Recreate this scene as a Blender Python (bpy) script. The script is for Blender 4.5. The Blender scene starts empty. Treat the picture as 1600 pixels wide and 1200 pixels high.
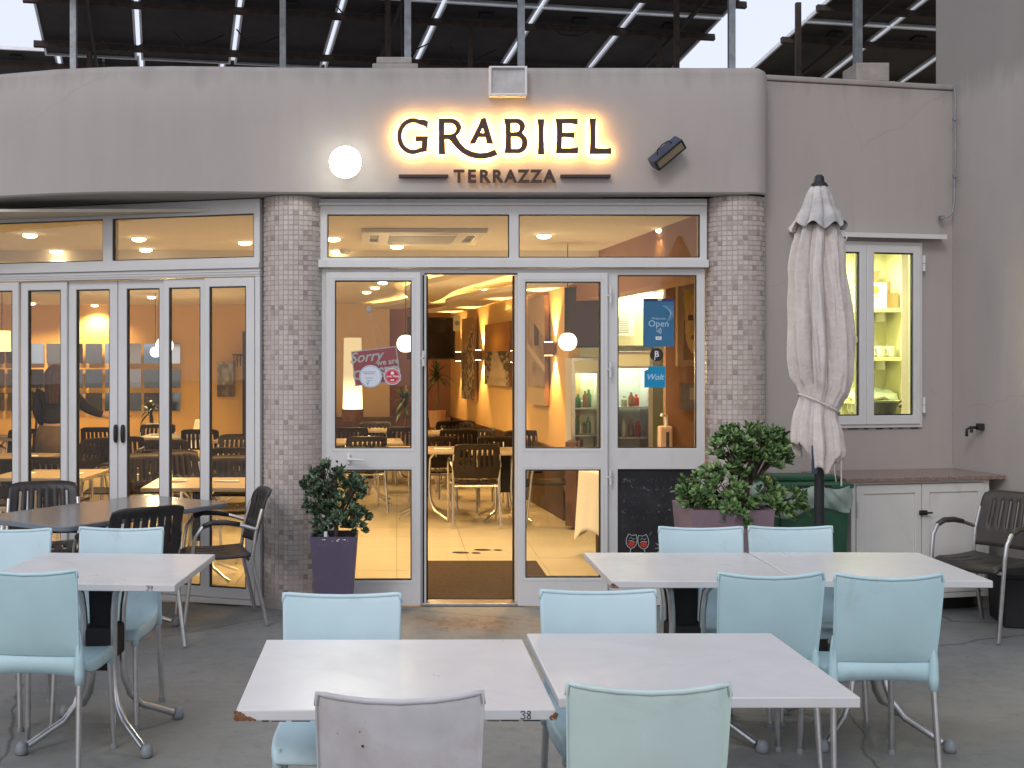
import bpy, bmesh, math, random
from mathutils import Vector, Matrix
R = math.radians
random.seed(7)
sc = bpy.context.scene
col = sc.collection
EYE = 1.68; F = 1850.0; CX = 620.0; CY = 562.0

# ---------------------------------------------------------------- camera
cam = bpy.data.cameras.new('camera'); camo = bpy.data.objects.new('camera', cam); col.objects.link(camo)
camo.location = (0, 0, EYE); camo.rotation_euler = (R(90), 0, 0)
cam.sensor_width = 36; cam.lens = F/1600*36
cam.shift_x = (800-CX)/1600; cam.shift_y = -(600-CY)/1600
cam.clip_start = 0.05; cam.clip_end = 400
sc.camera = camo

# ---------------------------------------------------------------- sky, sun, exposure
w = bpy.data.worlds.new('World'); sc.world = w; w.use_nodes = True
nt = w.node_tree; nt.nodes.clear()
sky = nt.nodes.new('ShaderNodeTexSky'); sky.sky_type = 'NISHITA'; sky.sun_disc = False
sky.sun_elevation = R(9); sky.sun_rotation = R(205); sky.air_density = 1.2; sky.dust_density = 3
# thin even cloud over the dusk sky
mixn = nt.nodes.new('ShaderNodeMix'); mixn.data_type = 'RGBA'; mixn.inputs[0].default_value = 0.8
mixn.inputs[7].default_value = (10.0, 10.6, 12.5, 1)
bg = nt.nodes.new('ShaderNodeBackground'); bg.inputs[1].default_value = 0.1
wo = nt.nodes.new('ShaderNodeOutputWorld')
nt.links.new(sky.outputs[0], mixn.inputs[6]); nt.links.new(mixn.outputs[2], bg.inputs[0]); nt.links.new(bg.outputs[0], wo.inputs[0])
sun = bpy.data.lights.new('sun', 'SUN'); sun.energy = 0.8; sun.angle = R(16); sun.color = (1, .97, .95)
suno = bpy.data.objects.new('sun', sun); col.objects.link(suno)
az, el = R(205), R(36)
sd = Vector((math.sin(az)*math.cos(el), math.cos(az)*math.cos(el), math.sin(el)))
suno.rotation_euler = sd.to_track_quat('Z', 'Y').to_euler()
sc.view_settings.view_transform = 'Standard'; sc.view_settings.look = 'None'
sc.view_settings.gamma = 1; sc.view_settings.exposure = -0.03; sc.view_settings.use_curve_mapping = False
sc.render.engine = 'CYCLES'
cy = sc.cycles; cy.use_denoising = True; cy.max_bounces = 8; cy.diffuse_bounces = 4; cy.glossy_bounces = 4
cy.transparent_max_bounces = 24; cy.sample_clamp_indirect = 4; cy.caustics_reflective = False; cy.caustics_refractive = False

# ---------------------------------------------------------------- helpers
def at(px, py, Y):
    return Vector(((px-CX)*Y/F, Y, EYE-(py-CY)*Y/F))

class MB:
    def __init__(s, fn=None): s.v = []; s.f = []; s.fn = fn
    def add(s, vs, fs):
        n = len(s.v)
        for p in vs:
            s.v.append(tuple(s.fn(*p)) if s.fn else tuple(p))
        s.f += [tuple(n+i for i in f) for f in fs]; return s
    def box(s, x0, x1, y0, y1, z0, z1, tx=0, ty=0):
        """tx, ty: taper of the bottom"""
        vs = [(x0+tx, y0+ty, z0), (x1-tx, y0+ty, z0), (x1-tx, y1-ty, z0), (x0+tx, y1-ty, z0), (x0, y0, z1), (x1, y0, z1), (x1, y1, z1), (x0, y1, z1)]
        return s.add(vs, [(0, 3, 2, 1), (4, 5, 6, 7), (0, 1, 5, 4), (1, 2, 6, 5), (2, 3, 7, 6), (3, 0, 4, 7)])
    def tube(s, pts, r, n=8, cap=True):
        pts = [Vector(p) for p in pts]; m = len(pts)
        rs = r if isinstance(r, (list, tuple)) else [r]*m
        vs = []; up = None
        for i, p in enumerate(pts):
            d = (pts[min(i+1, m-1)]-pts[max(i-1, 0)]).normalized()
            if up is None: up = Vector((0, 0, 1)) if abs(d.z) < .9 else Vector((1, 0, 0))
            a = d.cross(up); a = a.normalized() if a.length > 1e-6 else Vector((1, 0, 0)); b = a.cross(d).normalized(); up = b
            for k in range(n):
                t = 2*math.pi*k/n; vs.append(p+rs[i]*(math.cos(t)*a+math.sin(t)*b))
        fs = [(i*n+k, i*n+(k+1) % n, (i+1)*n+(k+1) % n, (i+1)*n+k) for i in range(m-1) for k in range(n)]
        if cap: fs += [tuple(range(n))[::-1], tuple((m-1)*n+k for k in range(n))]
        return s.add(vs, fs)
    def lathe(s, prof, n=24, c=(0, 0, 0), axis='z', fnr=None):
        vs = []
        for (r, z) in prof:
            for k in range(n):
                t = 2*math.pi*k/n; rr = r*(fnr(t, z) if fnr else 1)
                p = (rr*math.cos(t), rr*math.sin(t), z)
                if axis == 'y': p = (p[0], -p[2], p[1])
                if axis == 'x': p = (p[2], p[0], p[1])
                vs.append((c[0]+p[0], c[1]+p[1], c[2]+p[2]))
        m = len(prof)
        fs = [(i*n+k, i*n+(k+1) % n, (i+1)*n+(k+1) % n, (i+1)*n+k) for i in range(m-1) for k in range(n)]
        closed = prof[0] == prof[-1]
        if prof[0][0] > 1e-4 and not closed: fs.append(tuple(range(n))[::-1])
        if prof[-1][0] > 1e-4 and not closed: fs.append(tuple((m-1)*n+k for k in range(n)))
        return s.add(vs, fs)
    def grid(s, fn, nu, nv, skip=None, closed=False):
        vs = [fn(i/nu, j/nv) for j in range(nv+1) for i in range(nu+1)]
        fs = []
        for j in range(nv):
            for i in range(nu):
                if skip and skip(i, j): continue
                a = j*(nu+1)+i; fs.append((a, a+1, a+nu+2, a+nu+1))
        return s.add(vs, fs)
    def plate(s, u0, u1, v0, v1, t0, t1, holes=(), axes='xzy'):
        """flat plate with rectangular holes; u along x, v along z, t along y"""
        us = sorted({u0, u1, *[min(max(h[0], u0), u1) for h in holes], *[min(max(h[1], u0), u1) for h in holes]})
        vv = sorted({v0, v1, *[min(max(h[2], v0), v1) for h in holes], *[min(max(h[3], v0), v1) for h in holes]})
        def solid(i, j):
            if i < 0 or j < 0 or i >= len(us)-1 or j >= len(vv)-1: return False
            a, b = (us[i]+us[i+1])/2, (vv[j]+vv[j+1])/2
            return not any(h[0] < a < h[1] and h[2] < b < h[3] for h in holes)
        idx = {}; vs = []
        def V(i, j, t):
            k = (i, j, t)
            if k not in idx:
                idx[k] = len(vs); vs.append((us[i], t0 if t == 0 else t1, vv[j]))
            return idx[k]
        fs = []
        for i in range(len(us)-1):
            for j in range(len(vv)-1):
                if not solid(i, j): continue
                fs.append((V(i, j, 0), V(i+1, j, 0), V(i+1, j+1, 0), V(i, j+1, 0)))
                fs.append((V(i, j, 1), V(i, j+1, 1), V(i+1, j+1, 1), V(i+1, j, 1)))
                if not solid(i-1, j): fs.append((V(i, j, 0), V(i, j+1, 0), V(i, j+1, 1), V(i, j, 1)))
                if not solid(i+1, j): fs.append((V(i+1, j, 0), V(i+1, j, 1), V(i+1, j+1, 1), V(i+1, j+1, 0)))
                if not solid(i, j-1): fs.append((V(i, j, 0), V(i, j, 1), V(i+1, j, 1), V(i+1, j, 0)))
                if not solid(i, j+1): fs.append((V(i, j+1, 0), V(i+1, j+1, 0), V(i+1, j+1, 1), V(i, j+1, 1)))
        return s.add(vs, fs)
    def build(s, name, mat, parent=None, smooth=False, bevel=0, solid=0, subsurf=0, seg=2, offset=0):
        me = bpy.data.meshes.new(name); me.from_pydata(s.v, [], s.f); me.update()
        bm = bmesh.new(); bm.from_mesh(me)
        if not solid: bmesh.ops.recalc_face_normals(bm, faces=bm.faces[:])
        bm.to_mesh(me); bm.free()
        me.materials.append(mat)
        if smooth:
            for p in me.polygons: p.use_smooth = True
        o = bpy.data.objects.new(name, me); col.objects.link(o)
        if parent: o.parent = parent
        if solid:
            m = o.modifiers.new('solid', 'SOLIDIFY'); m.thickness = solid; m.offset = offset
        if subsurf:
            m = o.modifiers.new('sub', 'SUBSURF'); m.levels = m.render_levels = subsurf
        if bevel:
            m = o.modifiers.new('bevel', 'BEVEL'); m.width = bevel; m.segments = seg; m.limit_method = 'ANGLE'; m.angle_limit = R(40)
        if smooth == 'auto':
            m = None
            bmm = bmesh.new(); bmm.from_mesh(me)
            for e in bmm.edges:
                if len(e.link_faces) == 2 and e.calc_face_angle(0) > R(38): e.smooth = False
            bmm.to_mesh(me); bmm.free()
        return o

def tag(o, label=None, cat=None, group=None, kind=None):
    if label: o['label'] = label
    if cat: o['category'] = cat
    if group: o['group'] = group
    if kind: o['kind'] = kind
    return o
def empty(name, loc=(0, 0, 0), rz=0, label=None, cat=None, group=None):
    o = bpy.data.objects.new(name, None); col.objects.link(o); o.location = loc; o.rotation_euler = (0, 0, rz)
    o.empty_display_size = .1
    return tag(o, label, cat, group)
def copy_tree(o, parent=None):
    c = o.copy(); col.objects.link(c); c.parent = parent
    for ch in [x for x in CH.get(o.name, [])]: copy_tree(ch, c)
    return c
CH = {}
def register(root):
    for o in [root]+list(root.children_recursive): CH[o.name] = list(o.children)
def place(root, first, loc, rz, label, group=None, scale=None):
    o = root if first else copy_tree(root)
    o.location = loc; o.rotation_euler = (0, 0, rz); o['label'] = label
    if group: o['group'] = group
    if scale: o.scale = (scale,)*3
    return o

# ---------------------------------------------------------------- materials
def mat(name, base, rough=.6, metal=0, var=0, vs=6, bump=0, bs=60, spec=.5, base2=None, emit=None, es=0, trans=0, ramp=(.35, .7), detail=4, coat=0):
    m = bpy.data.materials.new(name); m.use_nodes = True; nt = m.node_tree; b = nt.nodes['Principled BSDF']
    L = nt.links.new
    b.inputs['Base Color'].default_value = (*base, 1); b.inputs['Roughness'].default_value = rough; b.inputs['Metallic'].default_value = metal
    b.inputs['Specular IOR Level'].default_value = spec; b.inputs['Coat Weight'].default_value = coat
    if trans: b.inputs['Transmission Weight'].default_value = trans
    if emit: b.inputs['Emission Color'].default_value = (*emit, 1); b.inputs['Emission Strength'].default_value = es
    tc = nt.nodes.new('ShaderNodeTexCoord')
    if var or base2:
        n = nt.nodes.new('ShaderNodeTexNoise'); n.inputs['Scale'].default_value = vs; n.inputs['Detail'].default_value = detail; n.inputs['Roughness'].default_value = .6
        L(tc.outputs['Object'], n.inputs['Vector'])
        r = nt.nodes.new('ShaderNodeValToRGB'); r.color_ramp.elements[0].position, r.color_ramp.elements[1].position = ramp
        c2 = base2 or tuple(min(1, c*(1+var)) for c in base); c1 = base if base2 else tuple(c*(1-var) for c in base)
        r.color_ramp.elements[0].color = (*c1, 1); r.color_ramp.elements[1].color = (*c2, 1)
        L(n.outputs[0], r.inputs[0]); L(r.outputs[0], b.inputs['Base Color'])
    if bump:
        n2 = nt.nodes.new('ShaderNodeTexNoise'); n2.inputs['Scale'].default_value = bs; n2.inputs['Detail'].default_value = 5
        L(tc.outputs['Object'], n2.inputs['Vector'])
        bp = nt.nodes.new('ShaderNodeBump'); bp.inputs['Strength'].default_value = bump; bp.inputs['Distance'].default_value = .01
        L(n2.outputs[0], bp.inputs['Height']); L(bp.outputs[0], b.inputs['Normal'])
    return m
def emat(name, c, s):
    m = bpy.data.materials.new(name); m.use_nodes = True; nt = m.node_tree; nt.nodes.clear()
    e = nt.nodes.new('ShaderNodeEmission'); e.inputs[0].default_value = (*c, 1); e.inputs[1].default_value = s
    o = nt.nodes.new('ShaderNodeOutputMaterial'); nt.links.new(e.outputs[0], o.inputs[0]); return m
def glassmat(name, tint=(.96, .97, .96), boost=1.0, dirt=0):
    m = bpy.data.materials.new(name); m.use_nodes = True; nt = m.node_tree; nt.nodes.clear(); L = nt.links.new
    t = nt.nodes.new('ShaderNodeBsdfTransparent'); t.inputs[0].default_value = (*tint, 1)
    g = nt.nodes.new('ShaderNodeBsdfGlossy'); g.inputs['Roughness'].default_value = .01
    fr = nt.nodes.new('ShaderNodeFresnel'); fr.inputs[0].default_value = 1.45
    mu = nt.nodes.new('ShaderNodeMath'); mu.operation = 'MULTIPLY'; mu.inputs[1].default_value = boost
    mx = nt.nodes.new('ShaderNodeMixShader'); o = nt.nodes.new('ShaderNodeOutputMaterial')
    L(fr.outputs[0], mu.inputs[0]); L(mu.outputs[0], mx.inputs[0]); L(t.outputs[0], mx.inputs[1]); L(g.outputs[0], mx.inputs[2]); L(mx.outputs[0], o.inputs[0])
    return m
def vcmat(name, rough=.6, bump=0, spec=.4):
    m = bpy.data.materials.new(name); m.use_nodes = True; nt = m.node_tree; b = nt.nodes['Principled BSDF']
    a = nt.nodes.new('ShaderNodeAttribute'); a.attribute_name = 'col'; nt.links.new(a.outputs['Color'], b.inputs['Base Color'])
    b.inputs['Roughness'].default_value = rough; b.inputs['Specular IOR Level'].default_value = spec
    if bump:
        tc = nt.nodes.new('ShaderNodeTexCoord'); n = nt.nodes.new('ShaderNodeTexNoise'); n.inputs['Scale'].default_value = 90
        bp = nt.nodes.new('ShaderNodeBump'); bp.inputs['Strength'].default_value = bump
        nt.links.new(tc.outputs['Object'], n.inputs[0]); nt.links.new(n.outputs[0], bp.inputs['Height']); nt.links.new(bp.outputs[0], b.inputs['Normal'])
    return m
def paintcols(o, fn):
    """per-face colours: fn(face index) -> rgb"""
    me = o.data; a = me.color_attributes.new('col', 'FLOAT_COLOR', 'CORNER')
    for p in me.polygons:
        c = fn(p.index, p)
        for li in p.loop_indices: a.data[li].color = (*c, 1)

def stucco(name, base):
    """painted render: faint trowel relief, rain streaks and grime patches"""
    m = bpy.data.materials.new(name); m.use_nodes = True; nt = m.node_tree; b = nt.nodes['Principled BSDF']; L = nt.links.new
    b.inputs['Roughness'].default_value = .88; b.inputs['Specular IOR Level'].default_value = .25
    g = nt.nodes.new('ShaderNodeNewGeometry')
    mp = nt.nodes.new('ShaderNodeMapping'); mp.inputs['Scale'].default_value = (2.2, 2.2, .35); L(g.outputs['Position'], mp.inputs[0])
    n1 = nt.nodes.new('ShaderNodeTexNoise'); n1.inputs['Scale'].default_value = 2.2; n1.inputs['Detail'].default_value = 7; n1.inputs['Roughness'].default_value = .65; L(mp.outputs[0], n1.inputs[0])
    n2 = nt.nodes.new('ShaderNodeTexNoise'); n2.inputs['Scale'].default_value = 1.1; n2.inputs['Detail'].default_value = 6; L(g.outputs['Position'], n2.inputs[0])
    ad = nt.nodes.new('ShaderNodeMath'); ad.operation = 'MULTIPLY_ADD'; L(n1.outputs[0], ad.inputs[0]); ad.inputs[1].default_value = .55
    m2 = nt.nodes.new('ShaderNodeMath'); m2.operation = 'MULTIPLY'; L(n2.outputs[0], m2.inputs[0]); m2.inputs[1].default_value = .45; L(m2.outputs[0], ad.inputs[2])
    r = nt.nodes.new('ShaderNodeValToRGB'); r.color_ramp.elements[0].position = .3; r.color_ramp.elements[1].position = .7
    r.color_ramp.elements[0].color = (*[c*.91 for c in base], 1); r.color_ramp.elements[1].color = (*[c*1.05 for c in base], 1)
    L(ad.outputs[0], r.inputs[0])
    # dirt band that gathers on the parapet top
    sx = nt.nodes.new('ShaderNodeSeparateXYZ'); L(g.outputs['Position'], sx.inputs[0])
    n4 = nt.nodes.new('ShaderNodeTexNoise'); n4.inputs['Scale'].default_value = 5; n4.inputs['Detail'].default_value = 6; L(mp.outputs[0], n4.inputs[0])
    s1 = nt.nodes.new('ShaderNodeMath'); s1.operation = 'MULTIPLY_ADD'; L(n4.outputs[0], s1.inputs[0]); s1.inputs[1].default_value = .3; L(sx.outputs[2], s1.inputs[2])
    mr = nt.nodes.new('ShaderNodeMapRange'); mr.inputs[1].default_value = 3.66; mr.inputs[2].default_value = 3.84; mr.inputs[3].default_value = 0; mr.inputs[4].default_value = .45; L(s1.outputs[0], mr.inputs[0])
    mx = nt.nodes.new('ShaderNodeMix'); mx.data_type = 'RGBA'; L(mr.outputs[0], mx.inputs[0]); L(r.outputs[0], mx.inputs[6]); mx.inputs[7].default_value = (*[c*.45 for c in base], 1)
    vo = nt.nodes.new('ShaderNodeTexVoronoi'); vo.feature = 'DISTANCE_TO_EDGE'; vo.inputs['Scale'].default_value = .55
    wn = nt.nodes.new('ShaderNodeTexNoise'); wn.inputs['Scale'].default_value = 3; wn.inputs['Detail'].default_value = 7; L(g.outputs['Position'], wn.inputs[0])
    wm = nt.nodes.new('ShaderNodeMix'); wm.data_type = 'VECTOR'; wm.inputs[0].default_value = .16; L(g.outputs['Position'], wm.inputs[4]); L(wn.outputs[1], wm.inputs[5]); L(wm.outputs[1], vo.inputs[0])
    cr = nt.nodes.new('ShaderNodeMapRange'); cr.inputs[1].default_value = .0007; cr.inputs[2].default_value = .0022; cr.inputs[3].default_value = .14; cr.inputs[4].default_value = 0; L(vo.outputs[0], cr.inputs[0])
    pm = nt.nodes.new('ShaderNodeMapRange'); pm.inputs[1].default_value = .50; pm.inputs[2].default_value = .60; L(n2.outputs[0], pm.inputs[0])
    cm_ = nt.nodes.new('ShaderNodeMath'); cm_.operation = 'MULTIPLY'; L(cr.outputs[0], cm_.inputs[0]); L(pm.outputs[0], cm_.inputs[1])
    m3 = nt.nodes.new('ShaderNodeMix'); m3.data_type = 'RGBA'; L(cm_.outputs[0], m3.inputs[0]); L(mx.outputs[2], m3.inputs[6]); m3.inputs[7].default_value = (*[c*.4 for c in base], 1)
    L(m3.outputs[2], b.inputs['Base Color'])
    n3 = nt.nodes.new('ShaderNodeTexNoise'); n3.inputs['Scale'].default_value = 45; n3.inputs['Detail'].default_value = 6; L(g.outputs['Position'], n3.inputs[0])
    n5 = nt.nodes.new('ShaderNodeTexNoise'); n5.inputs['Scale'].default_value = 3.5; n5.inputs['Detail'].default_value = 2; L(g.outputs['Position'], n5.inputs[0])
    a2 = nt.nodes.new('ShaderNodeMath'); a2.operation = 'MULTIPLY_ADD'; L(n5.outputs[0], a2.inputs[0]); a2.inputs[1].default_value = 5; L(n3.outputs[0], a2.inputs[2])
    bp = nt.nodes.new('ShaderNodeBump'); bp.inputs['Strength'].default_value = .16; bp.inputs['Distance'].default_value = .006; L(a2.outputs[0], bp.inputs['Height']); L(bp.outputs[0], b.inputs['Normal'])
    return m

def concrete(name):
    m = bpy.data.materials.new(name); m.use_nodes = True; nt = m.node_tree; b = nt.nodes['Principled BSDF']; L = nt.links.new
    g = nt.nodes.new('ShaderNodeNewGeometry')
    def noise(s, d=6, ro=.6, dist=0):
        n = nt.nodes.new('ShaderNodeTexNoise'); n.inputs['Scale'].default_value = s; n.inputs['Detail'].default_value = d; n.inputs['Roughness'].default_value = ro; n.inputs['Distortion'].default_value = dist
        L(g.outputs['Position'], n.inputs[0]); return n.outputs[0]
    def ramp(src, a, b_, c1, c2):
        r = nt.nodes.new('ShaderNodeValToRGB'); r.color_ramp.elements[0].position = a; r.color_ramp.elements[1].position = b_
        r.color_ramp.elements[0].color = (*c1, 1); r.color_ramp.elements[1].color = (*c2, 1); L(src, r.inputs[0]); return r.outputs[0]
    def mix(f, a, b_):
        mx = nt.nodes.new('ShaderNodeMix'); mx.data_type = 'RGBA'
        L(f, mx.inputs[0]); L(a, mx.inputs[6])
        if isinstance(b_, tuple): mx.inputs[7].default_value = (*b_, 1)
        else: L(b_, mx.inputs[7])
        return mx.outputs[2]
    c = ramp(noise(1.3, 12, .74, .2), .28, .72, (.175, .186, .183), (.275, .275, .268))
    c = mix(ramp(noise(14, 6, .7), .5, .75, (0, 0, 0), (.6, .6, .6)), c, (.125, .13, .13))
    c = mix(ramp(noise(.55, 5, .6, 1.5), .52, .72, (0, 0, 0), (.55, .55, .55)), c, (.25, .235, .2))
    # worn, rusty-tan patch in front of the door, warm light spill painted in
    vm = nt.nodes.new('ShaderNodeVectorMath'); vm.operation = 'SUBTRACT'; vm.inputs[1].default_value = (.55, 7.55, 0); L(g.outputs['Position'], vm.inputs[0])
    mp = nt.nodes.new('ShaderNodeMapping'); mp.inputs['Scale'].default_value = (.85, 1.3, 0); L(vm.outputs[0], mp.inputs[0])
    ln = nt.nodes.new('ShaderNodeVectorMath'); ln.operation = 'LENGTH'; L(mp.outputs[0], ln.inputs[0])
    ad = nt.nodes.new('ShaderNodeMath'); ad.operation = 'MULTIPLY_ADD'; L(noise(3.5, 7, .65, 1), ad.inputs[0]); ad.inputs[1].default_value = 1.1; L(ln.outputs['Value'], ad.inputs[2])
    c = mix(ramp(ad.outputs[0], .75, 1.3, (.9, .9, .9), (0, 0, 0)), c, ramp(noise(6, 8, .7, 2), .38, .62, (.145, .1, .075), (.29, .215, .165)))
    # cracks
    vo = nt.nodes.new('ShaderNodeTexVoronoi'); vo.feature = 'DISTANCE_TO_EDGE'; vo.inputs['Scale'].default_value = .42
    wv = nt.nodes.new('ShaderNodeMix'); wv.data_type = 'VECTOR'; wv.inputs[0].default_value = .12
    nn = nt.nodes.new('ShaderNodeTexNoise'); nn.inputs['Scale'].default_value = 2.5; nn.inputs['Detail'].default_value = 6; L(g.outputs['Position'], nn.inputs[0])
    L(g.outputs['Position'], wv.inputs[4]); L(nn.outputs[1], wv.inputs[5]); L(wv.outputs[1], vo.inputs[0])
    c = mix(ramp(noise(120, 3, .8), .60, .70, (0, 0, 0), (.55, .55, .55)), c, (.34, .33, .31))
    c = mix(ramp(noise(75, 3, .8), .66, .72, (0, 0, 0), (.7, .7, .7)), c, (.055, .055, .052))
    c = mix(ramp(noise(9, 4, .8, 3), .64, .70, (0, 0, 0), (.45, .45, .45)), c, (.085, .085, .08))
    c = mix(ramp(vo.outputs[0], .001, .0035, (.75, .75, .75), (0, 0, 0)), c, (.05, .05, .048))
    L(c, b.inputs['Base Color'])
    L(ramp(noise(2.2, 9, .7), .35, .7, (.55, .55, .55), (.82, .82, .82)), b.inputs['Roughness'])
    b.inputs['Specular IOR Level'].default_value = .4
    bp = nt.nodes.new('ShaderNodeBump'); bp.inputs['Strength'].default_value = .35; bp.inputs['Distance'].default_value = .006
    L(noise(30, 8, .7), bp.inputs['Height']); L(bp.outputs[0], b.inputs['Normal'])
    return m

M = {}
WALLC = (.425, .388, .367)
M['stucco'] = stucco('stucco', WALLC)
M['stucco_tall'] = stucco('stucco_tall', (.42, .386, .365))
M['concrete'] = concrete('patio_concrete')
M['alu'] = mat('white_aluminium', (.66, .66, .655), .35, var=.03, vs=3, bump=.02, bs=20)
M['gasket'] = mat('black_gasket', (.015, .015, .016), .6)
M['glass'] = glassmat('window_glass', boost=1.0)
M['steel'] = mat('brushed_aluminium', (.62, .62, .62), .32, 1, var=.08, vs=20, bump=.03, bs=200)
M['galv'] = mat('galvanised_steel', (.30, .33, .36), .5, .7, var=.2, vs=12)
M['blue'] = mat('pale_blue_plastic', (.46, .645, .685), .42, var=.05, vs=4, bump=.05, bs=260, spec=.4)
M['blue_front'] = mat('light_sky_blue_plastic', (.52, .68, .725), .42, var=.04, vs=4, bump=.05, bs=260, spec=.4)
M['blue_green'] = mat('greenish_sun_bleached_plastic', (.52, .64, .61), .45, var=.05, vs=3, bump=.05, bs=260, spec=.4)
M['bleach'] = mat('bleached_dirty_plastic', (.46, .45, .455), .5, base2=(.60, .585, .60), vs=5, ramp=(.3, .75), bump=.06, bs=200, detail=7, spec=.35)
M['cap'] = mat('grey_plastic', (.22, .24, .26), .5)
M['white_top'] = mat('white_laminate', (.585, .58, .585), .34, base2=(.65, .645, .65), vs=2.5, bump=.015, bs=400, detail=8, spec=.5)
M['grey_top'] = mat('dark_grey_laminate', (.12, .125, .135), .22, base2=(.20, .205, .215), vs=9, spec=.6, detail=8)
M['edge'] = mat('grey_edging', (.17, .20, .24), .4, var=.1)
M['chip'] = mat('exposed_chipboard', (.30, .13, .06), .9, base2=(.13, .06, .035), vs=90, bump=.6, bs=300)
M['black'] = mat('black_fabric', (.012, .012, .015), .8, var=.2, bump=.1, bs=200)
M['ink'] = mat('marker_ink', (.015, .015, .02), .6)
M['brown'] = mat('dark_brown_plastic', (.018, .011, .008), .40, var=.25, vs=8, bump=.05, bs=150, spec=.3)
M['brown_out'] = mat('weathered_dark_plastic', (.030, .026, .026), .42, var=.3, vs=8, bump=.08, bs=150, spec=.5)
M['taupe'] = mat('faded_dark_seat_plastic', (.048, .042, .038), .5, var=.2, vs=6, bump=.08, bs=150)
M['purple'] = mat('purple_planter_plastic', (.105, .082, .135), .5, var=.10, vs=3, bump=.06, bs=80)
M['mauve'] = mat('mauve_planter_plastic', (.20, .135, .175), .55, base2=(.25, .18, .215), vs=3, bump=.06, bs=80)
M['soil'] = mat('soil', (.03, .022, .016), .95, bump=1, bs=60)
M['bark'] = mat('bark', (.09, .07, .05), .9, var=.35, vs=20, bump=.6, bs=60)
M['fabric'] = mat('parasol_fabric', (.56, .51, .475), .92, base2=(.64, .59, .555), vs=30, bump=.5, bs=55, spec=.1, detail=8)
M['grime'] = mat('grimy_parasol_cap_fabric', (.34, .34, .34), .9, base2=(.58, .55, .53), vs=6, bump=.15, bs=500, spec=.1, ramp=(.4, .62), detail=8)
M['bin'] = mat('green_bin_plastic', (.018, .095, .045), .45, var=.15, vs=4)
M['granite'] = mat('red_brown_granite', (.17, .115, .095), .25, base2=(.33, .25, .215), vs=120, ramp=(.4, .6), detail=3)
M['cabinet'] = mat('white_painted_door', (.66, .66, .63), .45, base2=(.73, .73, .71), vs=2, bump=.02, bs=30)
M['darkmetal'] = mat('dark_metal', (.02, .022, .026), .5, .3, var=.2, vs=20)
M['navy'] = mat('dark_blue_lamp_body', (.035, .05, .085), .45, var=.2, vs=10)
M['tan'] = mat('tan_lamp_glass', (.28, .22, .14), .3, var=.2, vs=9)
M['signbrown'] = mat('dark_brown_sign_metal', (.062, .030, .026), .45, .1, var=.15, vs=15)
M['rust'] = mat('rusty_steel', (.075, .05, .04), .85, base2=(.035, .028, .026), vs=14, bump=.3, bs=50)
M['pvback'] = mat('solar_panel_backsheet', (.030, .026, .025), .7, base2=(.052, .045, .040), vs=3, detail=6)
M['pvframe'] = mat('anodised_panel_frame', (.82, .84, .86), .5, .15, var=.1)
M['block'] = mat('concrete_block', (.36, .33, .31), .9, var=.15, vs=8, bump=.3, bs=40)
M['in_wall'] = mat('warm_ochre_wall_paint', (.76, .50, .21), .8, var=.05, vs=1.5)
M['in_cream'] = mat('cream_wall_paint', (.74, .58, .38), .8, var=.04, vs=1.5)
M['in_brown'] = mat('terracotta_wall_paint', (.30, .15, .085), .75, var=.06, vs=1.5)
M['in_ceiling'] = mat('ceiling_paint', (.70, .64, .54), .85, var=.03, vs=1)
M['dado'] = mat('dark_wood_dado', (.11, .05, .025), .45, var=.3, vs=5)
M['intile'] = mat('cream_floor_tile', (.55, .49, .37), .28, base2=(.61, .55, .43), vs=1.7, spec=.5, detail=6)
M['grout'] = mat('tile_grout', (.30, .25, .17), .9)
M['mat'] = mat('brown_coir_mat', (.055, .035, .024), .98, base2=(.09, .058, .038), vs=40, bump=1, bs=400)
M['cream'] = mat('cream_cabinet_laminate', (.66, .65, .42), .5, var=.03)
M['kitchen'] = mat('kitchen_wall_tile', (.68, .68, .46), .35, var=.03)
M['paper'] = mat('white_paper', (.78, .78, .76), .8)
M['porcelain'] = mat('white_porcelain', (.78, .77, .70), .25)
M['cardboard'] = mat('cardboard', (.34, .23, .12), .85, var=.1)
M['mirror'] = mat('mirror_glass', (.42, .49, .52), .06, 1)  # base dimmed in place of darker surroundings to reflect
M['mirror_b'] = mat('dim_reflection_mirror', (.30, .28, .24), .12, 1)  # brownish tint paints a dimmer reflection into the glass
M['mirror_c'] = mat('dark_reflection_mirror', (.16, .13, .10), .2, 1)  # darkest tint, a dark reflection put into the colour
M['skin'] = mat('skin', (.50, .30, .21), .55, var=.05)
M['hair'] = mat('brown_hair', (.05, .022, .014), .55, var=.3, vs=40, bump=.4, bs=120)
M['shirt'] = mat('black_blouse', (.014, .012, .016), .85, var=.3, bump=.2, bs=30)
M['trousers'] = mat('brown_apron_cloth', (.12, .085, .06), .9, var=.2, bump=.2, bs=40)
M['denim'] = mat('grey_trousers', (.12, .12, .13), .9, var=.2)
M['red'] = mat('red_sign_print', (.55, .03, .045), .45, var=.05)
M['blueprint'] = mat('blue_poster_print', (.030, .15, .29), .4, var=.08, vs=3)
M['navyprint'] = mat('navy_poster_print', (.02, .03, .12), .4)
M['cyanprint'] = mat('cyan_sticker_print', (.0, .26, .50), .4, var=.04)
M['lightblue'] = mat('pale_blue_print', (.40, .62, .78), .5)
M['whiteprint'] = mat('white_print', (.80, .82, .84), .5)
M['blackprint'] = mat('dark_print', (.025, .018, .015), .5)
M['stickerwhite'] = mat('white_sticker', (.66, .70, .78), .5)
M['board'] = mat('chalkboard', (.012, .013, .016), .7, base2=(.035, .037, .042), vs=5, ramp=(.45, .8), detail=9)
M['chalk'] = mat('chalk', (.50, .52, .55), .95)
M['chalkdim'] = mat('smudged_chalk', (.11, .12, .135), .95)
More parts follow.
